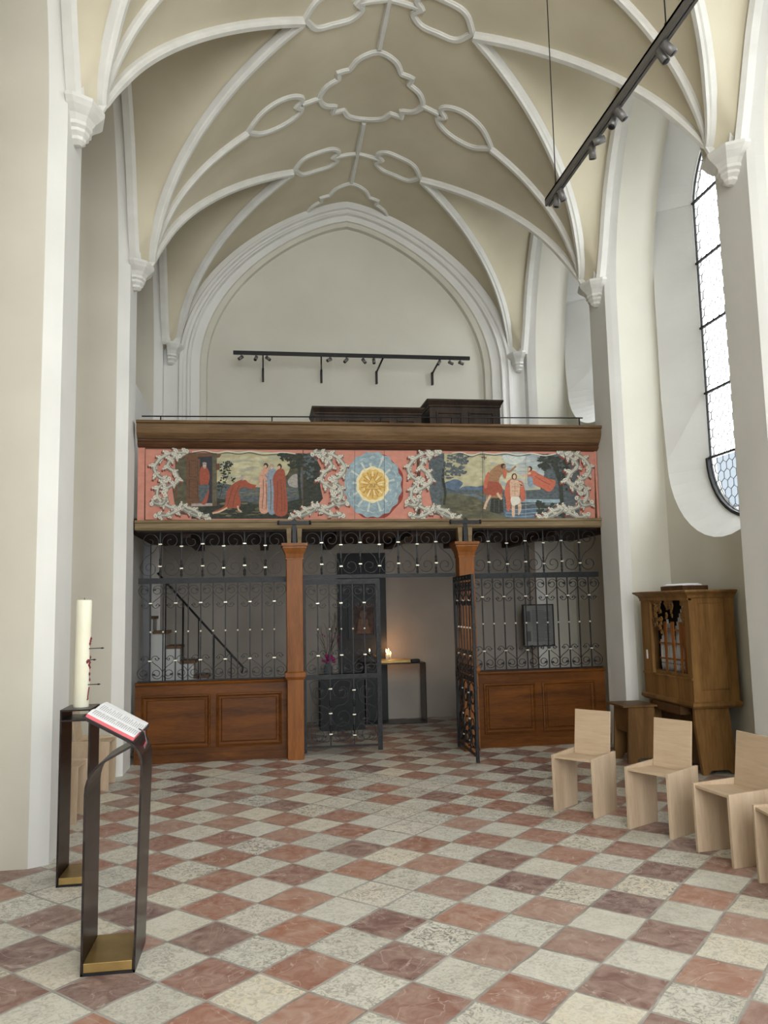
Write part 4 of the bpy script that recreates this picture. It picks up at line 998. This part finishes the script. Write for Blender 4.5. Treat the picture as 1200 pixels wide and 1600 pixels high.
# votive table
def ribbon_table(x0, x1, y0, y1, z1, label):
    r = empty('votive_table', ((x0+x1)/2, y0, 0)); r.location = (0,0,0); tag(r, label, 'table')
    MB().box((x0, y0, z1-.014), (x1, y1, z1)).build('table_top', BRONZE, r, bevel=.003)
    for x in (x0, x1-.014): MB().box((x, y0, .015), (x+.014, y1, z1-.014)).build('leg', BRONZE, r)
    MB().box((x0, y0, 0), (x1, y1, .015)).build('base_plate', BRONZE, r); return r
ribbon_table(1.36, 2.19, 11.0, 11.36, .81, 'dark bronze table with candles in the opening of the gate')
mb = MB(); mb.box((1.55, 11.04, .812), (1.99, 11.32, .852)); tag(mb.build('sand_tray', BRASS, bevel=.003), 'shallow metal tray of candles on the bronze table', 'tray')
mb = MB(); mb.box((2.0, 11.05, .812), (2.12, 11.2, .85)); tag(mb.build('candle_box', BLACK, bevel=.003), 'small dark box at the right end of the bronze table', 'box')
st = MB()
for k in range(3):
    st.lathe([(.10,.0),(.14,.03),(.13,.09),(.07,.13)], (1.42+.0*k, 11.12, .81), STONE, 9, False, k)
tag(st.build('rough_stone', STONE), 'rough dark stone at the left end of the bronze table', 'stone')
def at2(px, py, y): q = at(px, py, y); return q
for i, (px, py) in enumerate(((577.5,1019),(592.5,1017),(603.5,1017),(607.5,1016),(604.5,1021),(610.5,1020.5))):
    q = at(px, py, 11.15); zb = .852 if i else .935; h = max(.03, q.z-.02-zb)
    c = empty('votive_candle', (q.x, 11.15+.03*(i % 2), zb)); tag(c, 'lit votive candle in the metal tray, %s' % ('leftmost','second from the left','third from the left and taller','in the middle, lower','rightmost')[i-1] if i else 'lit votive candle alone on the rough dark stone', 'candle', 'lit votive candles' if i else None)
    MB().lathe([(.011,0),(.011,h),(.004,h+.002)], (0,0,0), WAX, 10).build('wax', WAX, c)
    MB().lathe([(.002,h+.004),(.008,h+.014),(.007,h+.024),(.002,h+.042)], (0,0,0), FLAME, 8).build('flame', FLAME, c)
L_ = bpy.data.lights.new('candle_light', 'POINT'); L_.energy = 2.6; L_.color = (1,.48,.2); L_.shadow_soft_size = .03
lo = bpy.data.objects.new('candle_light', L_); COL.objects.link(lo); lo.location = (1.74, 11.22, 1.03)
# notice
nb = empty('notice_frame', (3.84, 11.07, 1.27)); tag(nb, 'grey framed notice board on the rear wall behind the right grille', 'notice')
MB().box((-.21,.0,-.28),(.21,.03,.28), NOTICE).build('sheet', NOTICE, nb)
mb = MB()
for a, b in (((-.225,-.01,-.295),(-.21,.04,.295)), ((.21,-.01,-.295),(.225,.04,.295)), ((-.21,-.01,.28),(.21,.04,.295)), ((-.21,-.01,-.295),(.21,.04,-.28))): mb.box(a, b)
mb.build('frame', BLACK, nb)
mb = MB()
for k in range(22): mb.box((-.09, -.003, .2-k*.02), (.17 if k % 5 else .08, 0, .206-k*.02), INK)
mb.box((-.18,-.003,.05),(-.12,0,.2), INK); mb.box((-.18,-.003,-.22),(-.12,0,-.08), INK); mb.build('printing', INK, nb)
# stair to the gallery
sr = empty('gallery_stair', (-1.2, 10.9, 0)); tag(sr, 'stair of white risers and brown treads behind the left grille', 'stair'); sr.location = (0,0,0)
for k in range(10):
    xa = -.20-.17*k; xb = max(-1.86, xa-.17); z = .19*(k+1)
    MB().box((xb, 10.68, 0), (xa, 11.08, z-.035)).build('riser', WHITEP, sr); MB().box((xb-.0, 10.655, z-.035), (xa+.02, 11.085, z)).build('tread', BENCHW, sr)
hr = empty('stair_rail', (-.7, 10.6, 0)); tag(hr, 'black handrail sloping down the stair behind the left grille', 'handrail'); hr.location = (0,0,0)
a, b_ = at(246, 895, 10.62), at(380, 1043, 10.62)
mb = MB(); mb.tube([a, b_, (b_.x-.02, 10.62, b_.z-.07)], .014, BLACK, 8); mb.build('top_rail', BLACK, hr)
for f in (.10, .30, .48, .66, .86):
    p = a.lerp(b_, f); MB().tube([(p.x, 10.62, p.z), (p.x, 10.62, 0.0)], .012 if f == .3 else .008, BLACK, 6).build('baluster', BLACK, hr)
o = MB().box((-1.42, 10.0, 0), (-1.34, 10.08, 2.38)).build('steel_post', GREYM); tag(o, 'grey steel post behind the left end of the iron grille', 'post')

# ================================================================== ORGAN, BENCH
og = empty('chamber_organ', (4.1, 7.5, 0)); og.location = (0,0,0); tag(og, 'small oak chamber organ with tin pipes standing against the right wall', 'organ')
X0, X1, Y0, Y1 = 3.88, 4.33, 7.02, 7.98
for ya in (7.06, 7.90): MB().prism([(3.95,0),(3.99,0),(4.03,.04),(4.20,.04),(4.24,0),(4.29,0),(4.235,.60),(3.90,.60),(3.90,.45)], 'y', ya, ya+.04).build('stand_board', ORGAN, og)
mb = MB(); mb.box((4.00, 7.10, .06), (4.22, 7.90, .60)); mb.build('bellows_case', ORGDARK, og)
mb = MB(); mb.box((3.86, 7.25, .52), (4.0, 7.8, .60)); mb.build('keydesk', ORGDARK, og)
# side panels of the upper case
mb = MB(); mb.box((X0, Y0, .66), (X1, Y0+.03, 1.60)); mb.build('side_board', ORGAN, og)
def rcx(a, b, z0, z1, d, y): return [(a+d, y, z0+d), (b-d, y, z0+d), (b-d, y, z1-d), (a+d, y, z1-d)]
mb = MB(); mb.ring_loft([rcx(3.965,4.235,.76,1.56,0,Y0), rcx(3.965,4.235,.76,1.56,.004,Y0-.004), rcx(3.965,4.235,.76,1.56,.008,Y0+.004), rcx(3.965,4.235,.76,1.56,.012,Y0-.005)], ORGAN, True, False, True); mb.build('side_panel', ORGAN, og)
mb = MB(); mb.box((X0, Y1-.03, .66), (X1, Y1, 1.60)); mb.build('side_board', ORGAN, og)
mb = MB(); mb.box((X1-.03, Y0+.03, .66), (X1, Y1-.03, 1.60)); mb.build('back_board', ORGDARK, og)
mb = MB(); mb.box((X0, Y0+.03, .66), (X0+.03, Y1-.03, .86)); mb.build('front_board', ORGAN, og)
for a, b in ((Y0+.03, Y0+.09), (Y1-.19, Y1-.03)): MB().box((X0, a, .86), (X0+.03, b, 1.60)).build('front_post', ORGAN, og)
mb = MB(); mb.box((X0-.012, Y0-.0, 1.585), (X0+.03, Y1, 1.61)); mb.build('front_lintel', ORGAN, og)
mb = MB(); mb.box((X0+.03, Y0+.05, .84), (X0+.12, Y1-.1, .90)); mb.build('wind_chest', ORGAN, og)
mb = MB(); mb.ring_loft([[(X0-d, Y0-d, z), (X1+.01, Y0-d, z), (X1+.01, Y1+d, z), (X0-d, Y1+d, z)] for d, z in ((0,1.60),(.012,1.61),(.02,1.63),(.05,1.655),(.06,1.66),(.06,1.675),(.0,1.68))], ORGAN, True, True, True); mb.build('cornice', ORGAN, og)
mb = MB(); mb.ring_loft([[(X0-d, Y0-d, z), (X1+.01, Y0-d, z), (X1+.01, Y1+d, z), (X0-d, Y1+d, z)] for d, z in ((0,.66),(.028,.65),(.03,.625),(.015,.61),(.0,.60))], ORGAN, True, True, True); mb.build('base_moulding', ORGAN, og)
mb = MB(); mb.box((X0-.014, Y0-.0, .855), (X0, Y1, .875)); mb.build('belt_moulding', ORGAN, og)
# carved openwork
random.seed(3)
for (ya, yb_, h0, h1) in ((7.11,7.20,1.30,1.58),(7.36,7.50,1.40,1.58),(7.58,7.78,1.22,1.58)):
    mb = MB()
    for k in range(34):
        yy = random.uniform(ya, yb_); tt = (yy-ya)/(yb_-ya); zz = random.uniform(h0+(.12*(1-abs(2*tt-1))), h1)
        r_ = random.uniform(.016,.028); sp = spiral(yy, zz, .003, r_, random.uniform(0,360), random.uniform(400,760), 14); mb.tube([(X0+.02, a, b) for a, b in sp], .006, ORGAN, 5)
    mb.box((X0+.012, ya, h1-.02), (X0+.026, yb_, h1+.01), ORGAN); mb.build('carved_tracery', ORGAN, og)
# pipes
xs = [7.14+.0285*i for i in range(22)]
for i, yy in enumerate(xs):
    u_ = abs((i % 11)-5)/5; top = (1.54 if i < 11 else 1.40)-.20*u_; rr = .0115
    mb = MB(); mb.lathe([(.004,.90),(.009,.94),(rr,.955),(rr,top),(.0,top+.001)], (X0+.085, yy, 0), TIN, 10)
    mb.box((X0+.085-rr-.001, yy-.005, .965), (X0+.085-rr+.003, yy+.005, .98), BLACK); mb.build('pipe', TIN, og)
mb = MB(); mb.box((X0+.16, Y0+.04, .88), (X0+.17, Y1-.04, 1.59)); mb.build('dark_interior', BLACK, og)
for z in (1.02, 1.17, 1.30): MB().box((X0+.045, 7.12, z-.008), (X0+.06, 7.72, z+.008)).build('pipe_rack', REDWOODV, og)
for yy, dz in ((7.26,.01),(7.42,-.01),(7.56,.01),(7.20,0)):
    MB().prism([(yy-.03,1.38),(yy+.03,1.38),(yy+.012+dz,.90),(yy-.012+dz,.90)], 'x', X0+.035, X0+.045).build('folding_stay', REDWOODV, og)
MB().box((X0-.003, Y1-.10, 1.00), (X0, Y1-.07, 1.09)).build('paper_tag', PAPER, og)
# box and folder on the organ
mb = MB(); mb.box((-.13,-.22,0),(.13,.22,.045)); o = mb.build('wooden_box', ORGDARK, loc=(4.08,7.45,1.68), bevel=.003); tag(o, 'flat dark wooden box lying on top of the organ', 'box')
mb = MB(); mb.prism([(-.10,0),(.10,0),(.10,.006),(.06,.02),(-.06,.02),(-.10,.006)], 'y', -.19, .19); o = mb.build('document_folder', PAPER, loc=(4.06,7.44,1.727)); tag(o, 'thin pale folder lying on the box above the organ', 'folder')
# bench
bn = empty('organ_bench', (3.77, 7.88, 0)); tag(bn, 'brown wooden organ bench between the organ and the oak chairs', 'bench'); bn.rotation_euler.z = 0
mb = MB(); mb.box((-.28,-.20,.545),(.08,.20,.565)); mb.build('seat', BENCHW, bn, bevel=.004)
for y in (-.17, .14):
    mb = MB(); mb.prism([(-.24,0),(-.16,0),(-.13,.05),(0,.05),(.02,0),(.06,0),(.06,.545),(-.21,.545)], 'y', y, y+.03); mb.build('end_board', BENCHW, bn)
MB().box((-.215,-.14,.30),(-.195,.14,.545)).build('apron', BENCHW, bn); MB().box((-.05,-.14,.16),(-.02,.14,.20)).build('stretcher', BENCHW, bn)

# ================================================================== CHAIRS
def chair():
    """front faces local -Y"""
    r = empty('oak_chair'); W, D, H = .36, .345, .43
    for s, lab in ((-1,0),(1,0)):
        x = s*(W/2-.011); mb = MB(); mb.prism([(-D/2+.0,0),(D/2-.02,0),(D/2,H+.01),(-D/2-.005,H-.005)], 'x', x-.011, x+.011); mb.build('side_panel', OAK, r, bevel=.002)
    mb = MB(); T = Matrix.Translation((0,-.0,.398)) @ Matrix.Rotation(math.radians(-3), 4, 'X'); mb.box((-W/2+.022,-D/2+.004,-.008),(W/2-.022,D/2-.02,.008), T=T); mb.build('seat', OAKX, r, bevel=.002)
    mb = MB(); T = Matrix.Translation((0, D/2-.045, .385)) @ Matrix.Rotation(math.radians(-7), 4, 'X'); mb.box((-W/2+.027,-.008,0),(W/2-.027,.008,.355), T=T); mb.build('backrest', OAKX, r, bevel=.002)
    return r
def place(c, x, y, rz, label, grp): c.location = (x, y, 0); c.rotation_euler = (0,0,rz); tag(c, label, 'chair', grp)
def rot_from(fl, fr_):    # front-left and front-right feet as seen by the viewer
    fl, fr_ = Vector(fl), Vector(fr_); v = (fr_-fl).normalized(); back = Vector((-v.y, v.x)) # to the rear
    mid = (fl+fr_)/2 + back*.172; return mid.x, mid.y, math.atan2(v.y, v.x)
proto = chair(); G = 'light oak chairs in a row on the right'
sp = [((2.20,6.17),(2.42,5.89),'light oak chair farthest back in the right-hand row, in front of the panelling'),
      ((2.53,5.60),(2.70,5.28),'second light oak chair from the back in the right-hand row, in front of the organ'),
      ((2.72,5.01),(2.76,4.66),'light oak chair cut by the right edge of the picture with its backrest visible'),
      ((2.76,4.42),(2.72,4.07),'nearest light oak chair, only its left side showing at the right edge')]
for i, (a, b, lb) in enumerate(sp):
    c = proto if i == 0 else dup(proto); x, y, rz = rot_from(a, b); place(c, x, y, rz, lb, G)
for (x, y, lb) in ((-1.58, 6.80, 'light oak chair half hidden behind the nearest left pier, lower in view'), (-1.555, 7.95, 'light oak chair beside the second left pier behind the candle stand')):
    c = dup(proto); place(c, x, y, PI/2, lb, 'light oak chairs in the left bay')

# ================================================================== LECTERN AND CANDLE STAND
def ribbon(pts, th, y0, y1, m=BRONZE, closed=False):
    """flat metal band following an x-z path, extruded in depth"""
    P_ = [Vector(p) for p in pts]; L = len(P_); A, B = [], []
    for i, p in enumerate(P_):
        t = ((P_[(i+1) % L]-P_[i-1]) if closed else (P_[min(i+1, L-1)]-P_[max(i-1, 0)])).normalized(); n = Vector((-t.y, t.x)); A.append(p+n*th/2); B.append(p-n*th/2)
    rings = [[(a.x, y0, a.y), (a.x, y1, a.y), (b.x, y1, b.y), (b.x, y0, b.y)] for a, b in zip(A, B)]
    if closed: rings.append(rings[0])
    mb = MB(); mb.ring_loft(rings, m, True, not closed, not closed, False); return mb
def rnd(pts, r, n=6):
    out = [Vector(pts[0])]
    for i in range(1, len(pts)-1):
        p0, p1, p2 = Vector(pts[i-1]), Vector(pts[i]), Vector(pts[i+1]); a = p1+(p0-p1).normalized()*min(r,(p0-p1).length*.49); b = p1+(p2-p1).normalized()*min(r,(p2-p1).length*.49)
        for k in range(n+1): t = k/n; out.append((1-t)**2*a+2*t*(1-t)*p1+t*t*b)
    return out+[Vector(pts[-1])]
lc = empty('lectern', (-.69, 4.1, 0)); lc.location = (0,0,0); tag(lc, 'dark bronze band lectern with sloping desk and brass base, nearest the viewer', 'lectern')
LY0, LY1 = 3.93, 4.26
fpath = rnd([(-.800,.0),(-.800,.875),(-.598,.982)], .10)
mb = ribbon([(p.x, p.y) for p in fpath], .010, LY0, LY1); mb.build('left_leg', BRONZE, lc)
fpath = rnd([(-.800,1.107),(-.552,.968),(-.576,.0)], .085)
mb = ribbon([(p.x, p.y) for p in fpath], .010, LY0, LY1); mb.build('desk_and_right_leg', BRONZE, lc)
MB().box((-.805, LY0, 0), (-.571, LY1, .012)).build('foot_plate', BLACK, lc); MB().box((-.794, LY0+.004, .012), (-.584, LY1, .052)).build('brass_base', BRASS, lc, bevel=.002)
# open book on the desk
bk = empty('open_book', (0,0,0)); tag(bk, 'open missal with rose-coloured page edge lying on the lectern desk', 'book')
A0 = Vector((-.806, 1.119)); B0 = Vector((-.598, 1.003)); dv = (B0-A0).normalized(); nv = Vector((-dv.y, dv.x))
def bkp(s, y, h): q = A0+dv*s+nv*h; return (q.x, y, q.y)
def bkbox(mb, s0, s1, y0, y1, h0, h1, m): mb.add([bkp(s,y,h) for h in (h0,h1) for s, y in ((s0,y0),(s1,y0),(s1,y1),(s0,y1))], [(0,3,2,1),(4,5,6,7),(0,1,5,4),(1,2,6,5),(2,3,7,6),(3,0,4,7)], m)
Ls = (B0-A0).length
mb = MB(); bkbox(mb, -.012, Ls+.012, LY0-.012, LY1+.16, 0, .004, BOOKBLK); mb.build('cover', BOOKBLK, bk)
for nm, y0, y1 in (('page_block', LY0, 4.11), ('page_block', 4.115, LY1+.15)):
    mb = MB(); n = 8; rows = []
    for k in range(n+1):
        t = k/n; y = y0+(y1-y0)*t; h = .018+.009*math.sin(PI*t)
        rows.append([bkp(0, y, .004), bkp(Ls, y, .004), bkp(Ls, y, h), bkp(0, y, h)])
    mb.ring_loft(rows, PAPER, True, True, True)
    o = mb.build(nm, PAPER, bk)
PINK_INK = plain('printed_text', (0.33,0.32,0.33), .9)
mb = MB(); bkbox(mb, 0, Ls, LY0-.004, LY0-.0005, .003, .0185, BOOKRED); bkbox(mb, Ls+.0005, Ls+.004, LY0, 4.11, .003, .0185, BOOKRED); mb.build('coloured_edge', BOOKRED, bk)
pages = [o for o in bpy.data.objects if o.name.startswith('page_block')]
for col in range(2):
    mb = MB(); y0 = 3.965 if col == 0 else 4.14; y1 = y0+.11
    for k in range(23):
        s = .014+k*.0098; t = ((y0+y1)/2-(LY0 if col == 0 else 4.115))/(.18 if col == 0 else .295)
        h = 0
        e = y1-(.03 if k % 4 == 3 else 0)-(.05 if k % 6 == 5 else 0)
        for q in range(4):
            ya, yb_ = y0+(e-y0)*q/4, y0+(e-y0)*(q+.85)/4
            def hh(y): tt = (y-(LY0 if col == 0 else 4.115))/(.18 if col == 0 else .295); return .0186+.009*math.sin(PI*tt)
            mb.add([bkp(s, ya, hh(ya)), bkp(s+.0032, ya, hh(ya)), bkp(s+.0032, yb_, hh(yb_)), bkp(s, yb_, hh(yb_))], [(0,1,2,3)], PINK_INK)
    mb.build('printed_lines', PINK_INK, pages[col], recalc=False)
for k, m_ in enumerate((CRIMSON, BOOKRED, SLT)):
    mb = MB(); mb.tube([bkp(Ls-.01, 4.10, .03), bkp(Ls+.02, 4.09-.01*k, .035), bkp(Ls+.045+.006*k, 4.085-.012*k, .0), bkp(Ls+.05+.006*k, 4.08-.012*k, -.06-.01*k)], .003, m_, 5); mb.build('ribbon_marker', m_, bk)
# candle stand
cs = empty('candle_stand', (-1.1, 5.3, 0)); cs.location = (0,0,0); tag(cs, 'tall dark bronze frame stand with brass base beside the nearest left pier', 'candle stand')
CY0, CY1 = 5.17, 5.45; sx0, sx1 = -1.20, -1.035
for nm, x in (('left_leg', sx0), ('right_leg', sx1)): MB().box((x-.005, CY0, 0), (x+.005, CY1, 1.005)).build(nm, BRONZE, cs)
MB().box((sx0-.005, CY0, 1.005), (sx1+.005, CY1, 1.015)).build('top_plate', BRONZE, cs)
MB().box((sx0+.005, CY0, .945), (sx1-.005, CY1, .955)).build('shelf', BRONZE, cs)
MB().box((sx0-.005, CY0, 0), (sx1+.005, CY1, .012)).build('foot_plate', BLACK, cs); MB().box((sx0+.008, CY0+.004, .012), (sx1-.008, CY1, .05)).build('brass_base', BRASS, cs, bevel=.002)
pc_ = empty('paschal_candle', (-1.112, 5.30, 1.015)); tag(pc_, 'thick tall ivory Easter candle with dark nails and crimson cross on the stand', 'candle'); pc_.rotation_euler = (0, math.radians(.6), 0)
MB().lathe([(.044,0),(.046,.004),(.046,.645),(.042,.655),(.0,.652)], (0,0,0), WAX, 28).build('wax_column', WAX, pc_)
MB().tube([(0,0,.65),(0,0,.668)], .002, BLACK, 6).build('wick', BLACK, pc_)
for z, L_n in ((.355,.085),(.285,.04),(.135,.07)):
    mb = MB(); mb.tube([(.035,-.02,z),(.046+L_n-.02,-.02,z+.002)], .0028, BLACK, 6); mb.tube([(.046+L_n-.025,-.02,z+.002),(.046+L_n-.012,-.02,z+.002),(.046+L_n,-.02,z+.002)], [.002,.006,.001], BLACK, 6); mb.build('wax_nail', BLACK, pc_)
mb = MB()
for (dz, da) in ((.40,0),(.415,.2),(.385,-.1),(.30,.1),(.27,0),(.255,-.15),(.28,-.35),(.275,-.5),(.24,.05),(.20,.0),(.165,.1)):
    a = -.25+da; mb.lathe([(.003,-.011),(.008,0),(.003,.011)], (.046*math.cos(a), .046*math.sin(a), dz), CRIMSON, 6)
mb.tube([(.046,-.012,.12),(.045,-.018,.10),(.043,-.022,.07),(.044,-.026,.05),(.040,-.030,.045)], .004, CRIMSON, 6); mb.tube([(.045,-.01,.17),(.045,-.012,.42)], .0018, CRIMSON, 5)
mb.build('wax_cross', CRIMSON, pc_)

# ================================================================== OUTSIDE
nb2 = empty('neighbouring_house', (16, 20, 0)); nb2.location = (0,0,0); tag(nb2, 'pale blue-grey house roof seen through the foot of the tall window', 'house')
MB().box((13.5, 6, 0), (22, 40, 4.2)).build('house_wall', WHITEP, nb2)
MB().prism([(13.2,4.2),(22.3,4.2),(17.7,7.1)], 'y', 5.7, 40.3).build('roof', plain('slate_roof', (0.055,0.07,0.085), .7), nb2)
MB().box((5.6, -30, -.2), (40, 60, -.1)).build('ground', mottled('bounce_ground', (.50,.50,.48), (.62,.62,.60), .5), None)['kind'] = 'structure'  # unseen ground, made pale to bounce more daylight up to the vault
